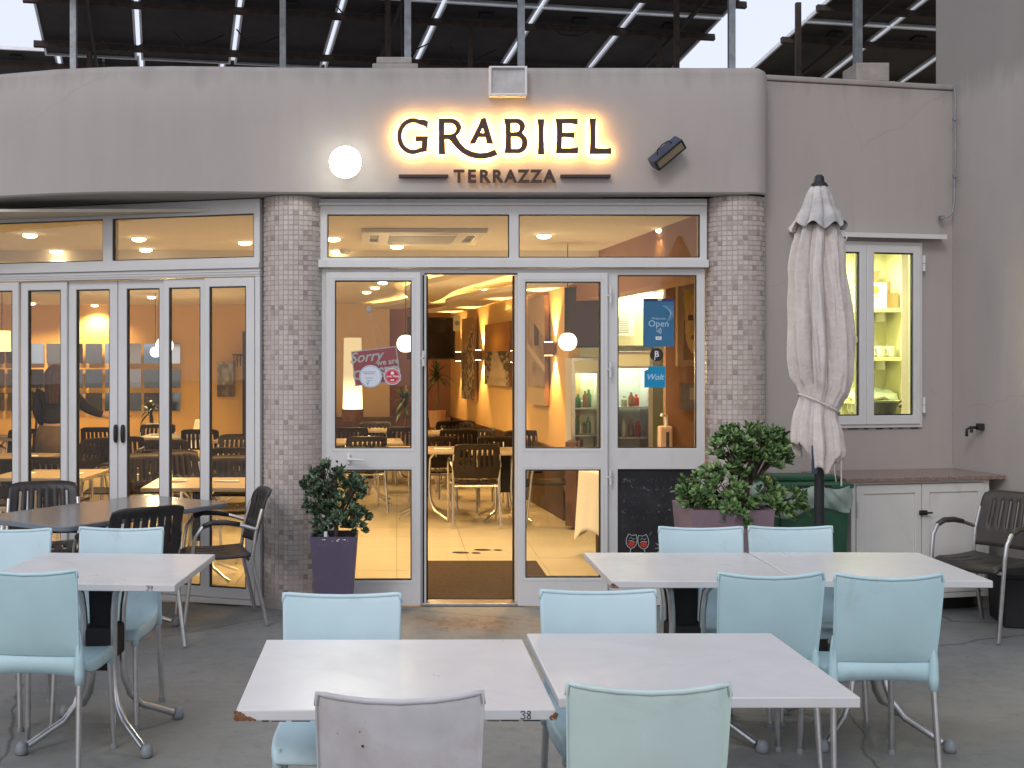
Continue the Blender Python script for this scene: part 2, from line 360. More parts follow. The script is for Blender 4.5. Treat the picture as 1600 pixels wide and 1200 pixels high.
M['redchalk'] = mat('red_chalk', (.55, .05, .03), .95)
M['whiteplastic'] = mat('white_plastic', (.72, .72, .72), .4)
M['mosaic_grout'] = mat('pale_tile_grout', (.46, .415, .39), .9)
M['wood_top'] = mat('beige_table_laminate', (.36, .28, .19), .35, base2=(.44, .35, .25), vs=3)
M['mosaic'] = vcmat('mosaic_tile', .42, bump=.1)
M['print'] = vcmat('printed_picture', .6)
M['leaf'] = vcmat('leaf', .5)
def wear(m, scale, c, lo, hi, amt, stretch=(1, 1, 1), rough=None, det=8, dist=1.0):
    '''overlay of stains or scuffs with a shape of their own'''
    nt = m.node_tree; L = nt.links.new; b = nt.nodes['Principled BSDF']; tc = nt.nodes.new('ShaderNodeNewGeometry'); mp = nt.nodes.new('ShaderNodeMapping'); mp.inputs['Scale'].default_value = stretch
    L(tc.outputs['Position'], mp.inputs[0]); n = nt.nodes.new('ShaderNodeTexNoise'); n.inputs['Scale'].default_value = scale; n.inputs['Detail'].default_value = det; n.inputs['Roughness'].default_value = .7; n.inputs['Distortion'].default_value = dist; L(mp.outputs[0], n.inputs[0])
    r = nt.nodes.new('ShaderNodeMapRange'); r.inputs[1].default_value = lo; r.inputs[2].default_value = hi; r.inputs[4].default_value = amt; L(n.outputs[0], r.inputs[0])
    mx = nt.nodes.new('ShaderNodeMix'); mx.data_type = 'RGBA'; L(r.outputs[0], mx.inputs[0]); bc = b.inputs['Base Color']
    if bc.is_linked: L(bc.links[0].from_socket, mx.inputs[6])
    else: mx.inputs[6].default_value = bc.default_value
    mx.inputs[7].default_value = (*c, 1); L(mx.outputs[2], bc)
    if rough is not None:
        m2 = nt.nodes.new('ShaderNodeMapRange'); m2.inputs[1].default_value = .3; m2.inputs[2].default_value = .7; m2.inputs[3].default_value = rough[0]; m2.inputs[4].default_value = rough[1]; L(n.outputs[0], m2.inputs[0]); L(m2.outputs[0], b.inputs['Roughness'])
for k in ('blue', 'blue_front', 'blue_green'):
    wear(M[k], 3.2, (.30, .36, .35), .56, .74, .45, rough=(.32, .58)); wear(M[k], 30, (.62, .72, .74), .66, .72, .5, stretch=(1, 1, .12)); wear(M[k], 60, (.16, .17, .16), .70, .74, .5)
wear(M['bleach'], 40, (.22, .20, .19), .66, .74, .5); wear(M['bleach'], 2.6, (.40, .345, .33), .48, .70, .7)
wear(M['white_top'], 2.0, (.50, .49, .48), .50, .72, .5, rough=(.24, .50)); wear(M['white_top'], 46, (.33, .31, .30), .695, .73, .55, stretch=(.25, 1, 1)); wear(M['white_top'], 90, (.22, .18, .15), .74, .77, .7)
wear(M['alu'], 5, (.46, .45, .43), .58, .78, .5, stretch=(1, 1, .3), rough=(.28, .5)); wear(M['cabinet'], 4, (.46, .44, .40), .55, .75, .5, stretch=(1, 1, .4), rough=(.35, .6))
wear(M['purple'], 9, (.17, .14, .19), .58, .72, .5); wear(M['mauve'], 6, (.13, .09, .11), .55, .72, .5, stretch=(1, 1, .4))
wear(M['fabric'], 9, (.44, .40, .37), .50, .78, .38, stretch=(1, 1, .22)); wear(M['brown_out'], 7, (.09, .08, .078), .55, .72, .5)
wear(M['bin'], 6, (.05, .13, .085), .55, .72, .5, stretch=(1, 1, .4)); wear(M['galv'], 12, (.16, .10, .06), .60, .72, .5)
M['warmglow'] = emat('warm_halo_led', (1, .50, .12), 150)
M['bulb'] = emat('warm_bulb', (1, .74, .42), 18)
M['globe'] = emat('warm_globe', (1, .86, .62), 4.5)
M['flood'] = emat('flood_led', (1, 1, .86), 20)
M['tube'] = emat('kitchen_tube', (1, 1, .72), 7)
# ================================================================ GROUND
g = MB(); g.box(-60, 60, -60, 8.06, -.3, 0); ground = tag(g.build('patio', M['concrete']), kind='structure')
g = MB(); g.box(-60, 60, 8.061, 90, -.3, -.012); tag(g.build('ground', M['grout']), kind='structure')
fl = tag(MB().box(-9, 3.9, 8.2, 20.3, -.011, 0).build('interior_floor', M['grout']), kind='structure')
# cream floor tiles, 60 cm
tm = None
x = -5.4
while x < 2.4:
    y = 8.2
    while y < 15.3:
        if tm is None:
            tl = MB().box(.002, .598, .002, .598, 0, .004).build('tile', M['intile'], fl, bevel=0); tm = tl
        else:
            tl = tm.copy(); col.objects.link(tl)
        tl.parent = fl; tl.location = (x, y, .001+random.uniform(0, .0012)); y += .6
    x += .6
MB().box(-9, 3.9, 15.21, 20.3, .0005, .004).build('far_floor_tiles', M['intile'], fl)

# ================================================================ BUILDING SHELL
B = empty('restaurant_building', (0, 8.1, 0), 0, 'single storey restaurant with plain beige rendered front and curved parapet', 'building')
BOFF = Vector((0, -8.1, 0))
def bpart(o, parent=None):
    """parts of the building are modelled in world coordinates"""
    o.parent = parent or B
    if parent is None: o.location = o.location+BOFF
    return o

# curved fascia: swept profile
path = [(-5.6, 9.75), (-4.9, 9.3), (-4.2, 8.86), (-3.6, 8.5), (-3.1, 8.24), (-2.7, 8.07), (-2.3, 7.94), (-1.9, 7.87), (-1.5, 7.85), (-1.1, 7.865), (-.7, 7.89), (-.3, 7.9)]
path += [(x*.26-.1, 7.9) for x in range(1, 10)]
for k in range(0, 8):
    t = k/7*math.pi/2; path.append((2.36+.15*math.sin(t), 8.05-.15*math.cos(t)))
path += [(2.51, 8.3), (2.51, 8.6)]
ZB, ZT = 2.786, 3.64
prof = [(1.15, ZB), (.012, ZB), (.0, ZB+.012), (0, 3.0), (0, 3.3), (0, ZT-.05), (.012, ZT-.02), (.035, ZT-.005), (.07, ZT), (.30, ZT), (.32, ZT-.02), (.32, 3.35)]
def frame_at(i):
    a = Vector(path[max(i-1, 0)]); b = Vector(path[min(i+1, len(path)-1)]); d = (b-a).normalized(); return Vector((-d.y, d.x))
vs = []; fs = []
for i, p in enumerate(path):
    n = frame_at(i)
    for (dd, z) in prof:
        q = Vector(p)+n*dd
        if p[0] > 2.3: q = Vector((min(p[0], max(q.x, 2.51-dd)), max(p[1], min(q.y, 7.9+dd)))) if dd > .05 else q
        vs.append((q.x, q.y, z))
m = len(prof)
for i in range(len(path)-1):
    for j in range(m-1): fs.append((i*m+j, (i+1)*m+j, (i+1)*m+j+1, i*m+j+1))
mb = MB(); mb.add(vs, fs); bpart(mb.build('fascia', M['stucco'], smooth='auto'))

# ceiling / roof
bpart(MB().box(-9, 4.03, 11.101, 20.3, 2.60, 2.62).build('ceiling', M['in_ceiling']))
bpart(MB().box(-9, 2.60, 8.17, 11.1, 2.70, 2.72).build('front_ceiling', M['in_ceiling']))
bpart(MB().box(2.601, 4.03, 8.62, 11.1, 2.60, 2.62).build('kitchen_ceiling', M['in_ceiling']))
bpart(MB().box(-9, 2.60, 11.0805, 11.1, 2.60, 2.6995).build('ceiling_step', M['in_ceiling']))
bpart(MB().box(-9, 4.04, 8.95, 20.4, 2.80, 3.38).build('roof_slab', M['block']))

# window wall with an opening, slightly skewed
WO = Vector((2.45, 8.12, 0)); WD = Vector((.9773, .2122, 0)); WN = Vector((.2122, -.9773, 0))
def W(s, t, z):           # s along the wall, t out of the wall towards the terrace
    return WO+WD*s+WN*t+Vector((0, 0, z))
def Wf(x, y, z): return W(x, y, z)
WIN = (.40, 1.29, 1.205, 2.505)
mb = MB(Wf); mb.plate(0, 1.56, 0, 3.60, -.22, 0, [WIN]); bpart(mb.build('window_wall', M['stucco'], bevel=.012, seg=3))
mb = MB(Wf); mb.box(0, 1.56, -.24, .012, 3.601, 3.64); bpart(mb.build('parapet_cap', M['stucco'], bevel=.012, seg=3))

# tall wall on the right: its own building
tall = empty('tall_building', (3.98, 8.4, 0), 0, 'tall plain beige wall closing the terrace on the right', 'building')
mb = MB(lambda x, y, z: (x-3.98, y-8.4, z))
y0, y1 = 3.0, 8.64
xa = lambda y: 3.97+.2276*(8.45-y)
mb.add([(xa(y0), y0, 0), (xa(y0)+3, y0, 0), (xa(y1)+3, y1, 0), (xa(y1), y1, 0), (xa(y0), y0, 7.5), (xa(y0)+3, y0, 7.5), (xa(y1)+3, y1, 7.5), (xa(y1), y1, 7.5)],
       [(0, 3, 2, 1), (4, 5, 6, 7), (0, 1, 5, 4), (1, 2, 6, 5), (2, 3, 7, 6), (3, 0, 4, 7)])
o = mb.build('wall', M['stucco_tall'], tall, bevel=.015)

# columns with mosaic
def column(cx, cyy, r, h, lab):
    c = bpart(MB().lathe([(r, 0), (r, h)], 40, (cx, cyy, 0)).build('column', M['mosaic_grout'], smooth='auto'))
    c.name = 'column'
    P = .0335; n = int(2*math.pi*r/P); rows = int(h/P); gp = .0035
    ms = MB(); cols_ = []
    rnd = random.Random(int(cx*100))
    dth = 2*math.pi/n
    for j in range(rows):
        for i in range(n):
            t = i*dth
            if math.sin(t) > .35: continue            # the back of the column is inside
            z0 = j*h/rows+gp/2; z1 = (j+1)*h/rows-gp/2
            if rnd.random() < .0015: continue
            a0 = t+gp/2/r; a1 = t+dth-gp/2/r; ro = r+.004+rnd.uniform(-.0006, .0006); jit = rnd.uniform(-.0006, .0006); e = .0015/r
            vs = []
            for (aa, bb, zz0, zz1, rr) in ((a0, a1, z0, z1, r-.001), (a0+e, a1-e, z0+.0015, z1-.0015, ro)):
                for (q, z) in ((aa, zz0), (bb, zz0), (bb, zz1), (aa, zz1)):
                    vs.append((cx+rr*math.cos(q), cyy+rr*math.sin(q), z+jit))
            ms.add(vs, [(0, 1, 5, 4), (1, 2, 6, 5), (2, 3, 7, 6), (3, 0, 4, 7), (4, 5, 6, 7)])
            k = rnd.random()
            if k < .74: b_ = (.54, .475, .44)
            elif k < .86: b_ = (.49, .42, .385)
            elif k < .95: b_ = (.42, .355, .325)
            else: b_ = (.34, .285, .26)
            v = rnd.uniform(.92, 1.08); w_ = rnd.uniform(-.01, .01)
            cols_.append((b_[0]*v+w_, b_[1]*v, b_[2]*v-w_))
    o = ms.build('mosaic_tiles', M['mosaic'])
    paintcols(o, lambda i, p: cols_[i//5])
    o.parent = c; o['kind'] = 'stuff'
    return c
c1 = column(-.711, 8.15, .203, 2.784, ''); c2 = column(2.325, 8.15, .197, 2.784, '')
# grey cement foot ring where the left column meets the slab
MB().lathe([(.216, 0), (.214, .05), (.206, .062)], 36, (-.711, 8.15, 0.001)).build('cement_foot', M['block'], c1, smooth='auto')

# interior walls ---------------------------------------------------------
def rx(Y):                 # right dining wall, gently curved
    P = [(8.2, 2.12), (10.6, 1.93), (13.0, 1.72), (15.2, 1.50), (17.6, 1.22), (20.0, .90)]
    for (a, xa_), (b_, xb) in zip(P, P[1:]):
        if Y <= b_: t = (Y-a)/(b_-a); return xa_+(xb-xa_)*t
    return P[-1][1]
def strip_wall(Ya, Yb, z0, z1, name, m, th=.12, off=0):
    mb = MB(); N = max(2, int((Yb-Ya)/.4)); vs = []
    for i in range(N+1):
        Y = Ya+(Yb-Ya)*i/N; X = rx(Y)-off
        vs += [(X, Y, z0), (X, Y, z1), (X+th, Y, z1), (X+th, Y, z0)]
    fs = [(0, 1, 2, 3), tuple(4*N+k for k in (3, 2, 1, 0))]
    for i in range(N):
        for k in range(4): fs.append((4*i+k, 4*i+4+k, 4*i+4+(k+1) % 4, 4*i+(k+1) % 4))
    mb.add(vs, fs); return bpart(mb.build(name, m))
strip_wall(12.3, 20.0, 0, 2.6, 'dining_side_wall', M['in_wall'])
strip_wall(8.3, 11.075, 2.27, 2.699, 'ceiling_bulkhead', M['in_brown'], .25)
strip_wall(11.102, 12.28, 2.27, 2.599, 'ceiling_bulkhead', M['in_brown'], .25)
strip_wall(12.3, 19.9, 0, .73, 'wood_dado', M['dado'], .05, .05)
bpart(MB().box(-9, -.12, 20.0, 20.2, 0, 2.6).build('back_wall', M['in_wall']))
bpart(MB().box(-1.6, -.121, 19.7, 19.98, 0, 2.6).build('cream_pier', M['in_cream']))
bpart(MB().box(-.12, .98, 19.95, 20.2, 0, 2.6).build('back_wall_recess', M['in_brown']))
bpart(MB().box(-1.8, .88, 19.45, 19.699, 0, .73).build('bench_dado', M['dado']))
bpart(MB().box(-9.2, -9.0, 8.2, 20.2, 0, 2.6).build('left_side_wall', M['in_wall']))
bpart(MB().box(-9.0, -5.3, 8.95, 9.05, 2.3, 2.6).build('front_left_lintel', M['in_wall']))
# service area to the right
bpart(MB().box(1.85, 2.75, 12.32, 12.5, 0, 2.6).build('service_back_wall', M['kitchen']))
bpart(MB().box(2.385, 3.10, 10.5, 10.6, 0, 2.6).build('terracotta_wall', M['in_brown']))
bpart(MB().box(3.0, 3.07, 9.71, 10.499, 0, 2.6).build('terracotta_side_wall', M['in_brown']))
bpart(MB().box(2.66, 2.72, 8.45, 9.615, 0, 2.6).build('kitchen_left_wall', M['kitchen']))
bpart(MB().box(2.66, 2.75, 10.601, 12.31, 0, 2.6).build('service_side_wall', M['kitchen']))
# kitchen behind the right-hand window
bpart(MB().box(2.64, 4.03, 9.62, 9.70, 0, 2.6).build('kitchen_back_wall', M['kitchen']))
bpart(MB().box(3.975, 4.03, 8.50, 9.619, 0, 2.6).build('kitchen_side_wall', M['cream']))

# ================================================================ GLAZING
def fx(px, Y=8.1): return (px-CX)*Y/F
def fz(py, Y=8.1): return EYE-(py-CY)*Y/F
def H(l, r_, t, b): return (fx(l), fx(r_), fz(b), fz(t))
G = empty('entrance_screen', (.6, 8.1, 0), 0, 'white aluminium screen with two transom lights above the open doorway', 'entrance screen')
loc = lambda x, y, z: (x-.6, y-8.1, z)
def gm(): return MB(loc)
TR = [H(512, 795, 336, 403), H(810, 1092, 336, 403)]
gm().plate(fx(500), fx(1103), fz(418), 2.778, 8.07, 8.16, TR).build('transom_frame', M['alu'], G, bevel=.004)
gm().box(fx(499), fx(1102), 8.045, 8.0695, fz(322), fz(318)).build('drip_lip', M['alu'], G, bevel=.002)
gm().box(fx(498), fx(1104), 8.035, 8.0695, fz(419), fz(407)).build('transom_sill', M['alu'], G, bevel=.004)
for h in TR:
    gm().plate(h[0]-.004, h[1]+.004, h[2]-.004, h[3]+.004, 8.078, 8.10, [(h[0]+.006, h[1]-.006, h[2]+.006, h[3]-.006)]).build('gasket', M['gasket'], G)
    gm().box(h[0], h[1], 8.102, 8.108, h[2], h[3]).build('transom_pane', M['glass'], G)
zt = fz(419)-.001
fr = gm(); fr.plate(fx(502), fx(1101), 0, zt, 8.09, 8.16, [(fx(512), fx(656), -1, fz(430)), (fx(666), fx(805), -1, fz(429)), (fx(816), fx(948), -1, fz(430)), (fx(965), fx(1088), fz(700), fz(430)), (fx(965), fx(1088), fz(905), fz(733))])
fr.build('door_frame', M['alu'], G, bevel=.004)
h = H(965, 1088, 430, 700)
gm().plate(h[0]-.004, h[1]+.004, h[2]-.004, h[3]+.004, 8.096, 8.12, [(h[0]+.006, h[1]-.006, h[2]+.006, h[3]-.006)]).build('gasket', M['gasket'], G)
gm().box(h[0], h[1], 8.122, 8.128, h[2], h[3]).build('side_pane', M['glass'], G)
gm().box(fx(664), fx(806), 8.06, 8.19, .002, .022).build('threshold', M['steel'], G, bevel=.003)
for px in (661.5, 810.5):
    gm().box(fx(px-1.3), fx(px+1.3), 8.0855, 8.0895, .02, fz(430)).build('black_seal', M['gasket'], G)
gm().box(fx(663), fx(808), 8.0856, 8.0896, fz(429), fz(427)).build('black_seal', M['gasket'], G)
for (pa, pb) in ((666, 669), (802.5, 805)):
    gm().box(fx(pa), fx(pb), 8.161, 8.2, .02, fz(430)).build('inner_seal', M['gasket'], G)
# chalkboard fitted in the lower right panel
bh = H(965, 1088, 733, 905)
gm().box(bh[0], bh[1], 8.112, 8.125, bh[2], bh[3]).build('chalkboard', M['board'], G)
gm().box(fx(965), fx(1088), 8.108, 8.1115, fz(735), fz(732)).build('gasket', M['gasket'], G)
# chalk writing (rubbed, not readable) and drawings
rc = random.Random(5); ck = gm(); cd = gm()
for k in range(210):
    row = rc.randint(0, 7); px = rc.uniform(972, 1062); py = 752+row*12+rc.uniform(-3, 3)
    if rc.random() > 1.1-(row/9)-(px-965)/240: continue
    a = rc.uniform(-1.2, 1.2); L_ = rc.uniform(2, 6); pts = []
    for q in range(6):
        t = q/5; pts.append((fx(px+math.sin(a)*L_*t+rc.uniform(-2.2, 2.2)), 8.1105, fz(py-math.cos(a)*L_*t+rc.uniform(-2, 2))))
    (ck if rc.random() < .12 else cd).tube(pts, .0006, 4)
tag(ck.build('chalk_writing', M['chalk'], G), kind='stuff'); tag(cd.build('smudged_chalk_writing', M['chalkdim'], G), kind='stuff')
def glass_drawing(cxp, cyp, tilt):
    w_ = gm(); rr = gm()
    def P(x, y):
        c, s_ = math.cos(tilt), math.sin(tilt); return (fx(cxp+x*c-y*s_), 8.109, fz(cyp+x*s_+y*c))
    bowl = [P(-6, -13), P(-8.5, -5), P(-8, 2), P(-5, 7), P(0, 9.5), P(5, 7), P(8, 2), P(8.5, -5), P(6, -13)]
    w_.tube(bowl, .0026, 5); w_.tube([P(-6, -13), P(0, -11), P(6, -13)], .0022, 5); w_.tube([P(0, 9.5), P(0, 26)], .0028, 5); w_.tube([P(-7, 27), P(0, 26), P(7, 27)], .0026, 5)
    w_.tube([P(-4, -6), P(-1, -8), P(2, -5), P(5, -7)], .0018, 5); w_.tube([P(-5, -2), P(0, -3), P(6, -1)], .0018, 5)
    rr.add([(*P(5.2*math.cos(t*math.pi/5), 2+4.6*math.sin(t*math.pi/5))[:1], 8.1095+dy, P(5.2*math.cos(t*math.pi/5), 2+4.6*math.sin(t*math.pi/5))[2]) for dy in (0, .0015) for t in range(10)],
           [tuple(range(10)), tuple(range(10, 20))[::-1]]+[(k, (k+1) % 10, 10+(k+1) % 10, 10+k) for k in range(10)])
    w_.build('wine_glass_drawing', M['chalk'], G); rr.build('red_wine_drawing', M['redchalk'], G)
glass_drawing(987, 848, .12); glass_drawing(1006, 849, -.14)
st = gm()
for k in range(9):
    a = math.pi*(.35+k*.17); st.tube([(fx(1037+7*math.cos(a)), 8.11, fz(856-8*math.sin(a))), (fx(1037+13*math.cos(a)), 8.11, fz(856-15*math.sin(a)))], .002, 4)
st.tube([(fx(1031), 8.11, fz(866)), (fx(1033), 8.11, fz(852)), (fx(1037), 8.11, fz(847)), (fx(1040), 8.11, fz(858))], .0022, 4)
st.build('starburst_drawing', M['chalk'], G)

def leaf(l, r_, t, b, holes, lab, Y=8.055):
    o = empty('glass_door', (fx(l), Y+.025, 0), 0, lab, 'glass door')
    q = lambda: MB(lambda x, y, z: (x-fx(l), y-(Y+.025), z))
    hs = [H(*hh) for hh in holes]
    q().plate(fx(l), fx(r_), fz(b), fz(t), Y, Y+.05, hs).build('door_frame', M['alu'], o, bevel=.004)
    for hh in hs:
        q().plate(hh[0]-.004, hh[1]+.004, hh[2]-.004, hh[3]+.004, Y+.006, Y+.045, [(hh[0]+.007, hh[1]-.007, hh[2]+.007, hh[3]-.007)]).build('gasket', M['gasket'], o)
        q().box(hh[0], hh[1], Y+.022, Y+.028, hh[2], hh[3]).build('pane', M['glass'], o)
        # glazing bead
        e = .018
        q().plate(hh[0]-e, hh[1]+e, hh[2]-e, hh[3]+e, Y-.003, Y-.0003, [(hh[0]-e+.0025, hh[1]+e-.0025, hh[2]-e+.0025, hh[3]+e-.0025)]).build('glazing_bead', M['alu'], o)
    return o, q
LEFT, ql = leaf(510, 657, 426, 944, [(524, 643, 439, 700), (524, 643, 733, 905)], 'left glass door leaf with white lever handle and closed sign')
RIGHT, qr = leaf(808, 948, 427, 945, [(820, 937, 441, 700), (820, 937, 733, 901)], 'right glass door leaf beside the open doorway, without a handle')
# lever handle with round keyhole
hd = ql(); hx, hz = fx(545), fz(716)
hd.box(hx-.012, hx+.012, 8.035, 8.0545, hz-.035, hz+.035)
hd.tube([(hx, 8.04, hz), (hx, 8.005, hz), (hx+.02, 7.998, hz), (hx+.11, 8.0, hz-.006)], [.009, .010, .010, .007], 8)
hd.build('handle', M['whiteplastic'], LEFT, bevel=.003)
ql().lathe([(.008, 0), (.008, .003)], 12, (fx(527), 8.0545, fz(720)), 'y').build('keyhole', M['gasket'], LEFT)
for (rt, Y0, pxx, zs) in ((RIGHT, 8.05, 952, (462, 577, 744)), (LEFT, 8.05, 661, (560,))):
    for zz in zs:
        q = qr if rt is RIGHT else ql
        b_ = q(); b_.tube([(fx(pxx), 8.045, fz(zz+12)), (fx(pxx), 8.045, fz(zz+1))], .009, 8); b_.tube([(fx(pxx), 8.045, fz(zz-1)), (fx(pxx), 8.045, fz(zz-12))], .009, 8); b_.box(fx(pxx-6), fx(pxx), 8.048, 8.0545, fz(zz+1.2), fz(zz-1.2)); b_.build('hinge', M['alu'], rt, smooth='auto')

# text helper --------------------------------------------------------
def text(name, body, size, p, m, parent=None, ext=.0006, rot=(90, 0, 0), align='CENTER', shear=0, off=0, sp=1, base=None):
    c = bpy.data.curves.new(name, 'FONT'); c.body = body; c.size = size; c.extrude = ext; c.align_x = align; c.align_y = 'CENTER'; c.shear = shear; c.offset = off; c.space_character = sp
    c.resolution_u = 3
    tmp = bpy.data.objects.new('tmp', c); col.objects.link(tmp)
    me = bpy.data.meshes.new_from_object(tmp.evaluated_get(bpy.context.evaluated_depsgraph_get())); bpy.data.objects.remove(tmp)
    me.materials.clear(); me.materials.append(m); o = bpy.data.objects.new(name, me); col.objects.link(o)
    o.location = Vector(p)-(base or Vector((0, 0, 0))); o.rotation_euler = tuple(R(a) for a in rot)
    if parent: o.parent = parent
    return o
# closed sign hanging inside the left leaf
zc = fz(571)
S1 = empty('closed_sign', (fx(587), 8.10, fz(571)), 0, 'tilted red closed sign hanging by a thread behind the left door glass', 'sign'); S1.rotation_euler = (0, R(-7), 0)
sq = MB(); sq.box(-.157, .157, -.002, .002, -.125, .115); sq.build('sign_border', M['whiteprint'], S1, bevel=.001)
MB().box(-.150, .150, -.0035, -.0021, -.118, .108).build('sign_board', M['red'], S1)
text('sorry_lettering', 'Sorry', .10, (-.062, -.0045, .065), M['whiteprint'], S1, shear=.35, off=.0015)
text('we_are_lettering', 'we are', .055, (.085, -.0045, .015), M['whiteprint'], S1, off=.0012)
text('closed_lettering', 'CLOSED', .088, (0, -.0045, -.055), M['whiteprint'], S1, off=.003)
MB().tube([(.02, 0, .115), (.0, .0, .38)], .0012, 5).tube([(.09, 0, .11), (0, 0, .38)], .0012, 5).build('thread', M['whiteplastic'], S1)
MB().lathe([(.001, .004), (.014, .003), (.02, -.004), (.022, -.01)], 14, (0, -.008, .385), 'y').build('suction_cup', M['whiteplastic'], S1, smooth='auto')
def disc(name, cx_, cz_, r, Y, m, parent, base=None, th=.001):
    bb = base or Vector((0, 0, 0))
    return MB(lambda x, y, z: (x-bb.x, y-bb.y, z-bb.z)).lathe([(0, 0), (r, 0), (r, th), (0, th)], 36, (cx_, Y, cz_), 'y').build(name, m, parent)
def sticker(name, px, py, r, m, lab, Y=8.0763):
    o = empty(name, (fx(px, Y), Y, fz(py, Y)), 0, lab, 'sticker')
    disc('backing', 0, 0, r, -.0005, m, o); return o
s2 = sticker('round_sticker', 579, 588, .077, M['stickerwhite'], 'round white sticker with faint blue print on the left door glass', 8.0755)
for k, (zz, w_) in enumerate(((.03, .09), (.018, .075), (-.012, .05), (-.03, .03))):
    MB().box(-w_/2-.01, w_/2-.01, -.0022, -.0016, zz-.0015, zz+.0015).build('printed_line', M['blueprint'], s2)
text('sticker_lettering', 'V', .035, (-.02, -.0022, -.048), M['blueprint'], s2, ext=.0003)
MB().lathe([(.070, 0), (.072, 0), (.072, .0006), (.070, .0006), (.070, 0)], 36, (0, -.0016, 0), 'y').build('printed_ring', M['blueprint'], s2)
s3 = sticker('round_sticker', 613, 588, .058, M['stickerwhite'], 'small round red and white sticker right of the white one', 8.0755)
disc('red_print', 0, 0, .052, -.0016, M['red'], s3, th=.0006)
MB().lathe([(.044, 0), (.046, 0), (.046, .0005), (.044, .0005), (.044, 0)], 30, (0, -.0026, 0), 'y').build('white_ring', M['whiteprint'], s3)
text('sticker_lettering', 'Lovin Malta', .021, (0, -.0028, 0), M['whiteprint'], s3, ext=.0003, shear=.2, off=.0004)
MB().lathe([(0, 0), (.012, 0), (.012, .0005), (0, .0005)], 8, (0, -.0027, .022), 'y').build('white_emblem', M['whiteprint'], s3)
MB().box(-.012, .012, -.0029, -.0023, -.03, -.022).build('white_bar', M['whiteprint'], s3)
# poster and stickers on the side pane (outer face of the glass at y 8.122)
PY = 8.1205
p1 = empty('poster', (fx(1030), PY, fz(504)), 0, 'blue contactless payment poster reading Open on the side window', 'poster')
MB().box(-.106, .106, -.0012, .0, -.165, .165).build('sheet', M['blueprint'], p1)
MB().box(-.106, .106, -.0022, -.0014, .146, .165).build('dark_header', M['navyprint'], p1)
MB().box(-.006, .022, -.0029, -.0024, .152, .160).build('header_mark', M['whiteprint'], p1)
text('small_lettering', 'Welcome', .024, (0, -.0024, .028), M['lightblue'], p1, ext=.0002)
text('open_lettering', 'Open', .062, (0, -.0024, -.008), M['lightblue'], p1, ext=.0002)
wv = MB()
for k, rr in enumerate((.010, .020, .030, .040)):
    wv.tube([(-.022+rr*math.cos(a), -.002, -.057+rr*math.sin(a)) for a in [R(t) for t in range(-32, 33, 8)]], .0016, 4)
wv.build('contactless_symbol', M['whiteprint'], p1)
MB().box(-.02, .02, -.0022, -.0016, -.118, -.095).build('card_mark', M['whiteprint'], p1, bevel=.0004)
MB().box(-.012, .012, -.0030, -.0025, -.108, -.103).build('card_print', M['blueprint'], p1)
ln = MB()
for k in range(15):
    a = R(-8-k*5.2); x0_, z0_ = .005, .128
    L0, L1 = .045+k*.006, .10+k*.001
    e1 = (min(.104, x0_+.03+L1*math.cos(a)), -.0022, z0_+L1*math.sin(a)*1.1); ln.tube([(x0_+.02+k*.005, -.0022, z0_-.012-k*.0028), e1], .0007, 4)
ln.build('fan_pattern', M['lightblue'], p1)
s4 = sticker('round_sticker', 1026, 554, .046, M['blackprint'], 'round black sticker with a white letter B below the blue poster', PY)
text('b_lettering', 'B', .058, (0, -.0014, .002), M['whiteprint'], s4, ext=.0003, off=.0008)
MB().box(-.0165, -.0105, -.0020, -.0012, -.036, -.018).build('letter_tail', M['whiteprint'], s4)
s5 = empty('square_sticker', (fx(1024), PY, fz(589)), 0, 'bright cyan sticker reading Wolt with a torn corner', 'sticker')
sq = MB(); out = [(-.072, -.073), (.073, -.073), (.073, .073), (-.04, .073), (-.047, .05), (-.072, .043)]
sq.add([(x_, y_, z_) for y_ in (-.0012, 0) for (x_, z_) in out], [tuple(range(6)), tuple(range(6, 12))[::-1]]+[(k, k+6, (k+1) % 6+6, (k+1) % 6) for k in range(6)])
sq.build('sheet', M['cyanprint'], s5)
text('wolt_lettering', 'Wolt', .056, (0, -.0020, -.002), M['lightblue'], s5, ext=.0003, shear=.3, off=.001)

# ---------------------------------------------------------------- folding doors on the skewed left side
LD = Vector((-.958, .286, 0)); LO = Vector((-.911, 8.1, 0)); LNn = Vector((-.286, -.958, 0))
def ls(px):
    k = (px-CX)/F; return (-.911-8.1*k)/(.958+.286*k)
FW = empty('folding_door_wall', (-.911, 8.1, 0), 0, 'row of white framed folding glass doors left of the mosaic column', 'folding doors')
def LF(x, y, z): return LD*x+LNn*y+Vector((0, 0, z))
def lm(): return MB(LF)
z_t0, z_t1 = fz(402), fz(334); SE = ls(-230)
trs = [(ls(400), ls(180), z_t0, z_t1), (ls(165), ls(-52), z_t0, z_t1), (ls(-66), ls(-222), z_t0, z_t1)]
lm().plate(.012, SE, fz(419), 2.779, -.05, .04, trs).build('transom_frame', M['alu'], FW, bevel=.004)
lm().box(.012, SE, .041, .055, fz(419), fz(410)).build('transom_sill', M['alu'], FW, bevel=.003)
for h in trs:
    lm().plate(h[0]-.004, h[1]+.004, h[2]-.004, h[3]+.004, .005, .03, [(h[0]+.006, h[1]-.006, h[2]+.006, h[3]-.006)]).build('gasket', M['gasket'], FW)
    lm().box(h[0], h[1], -.002, .004, h[2], h[3]).build('transom_pane', M['glass'], FW)
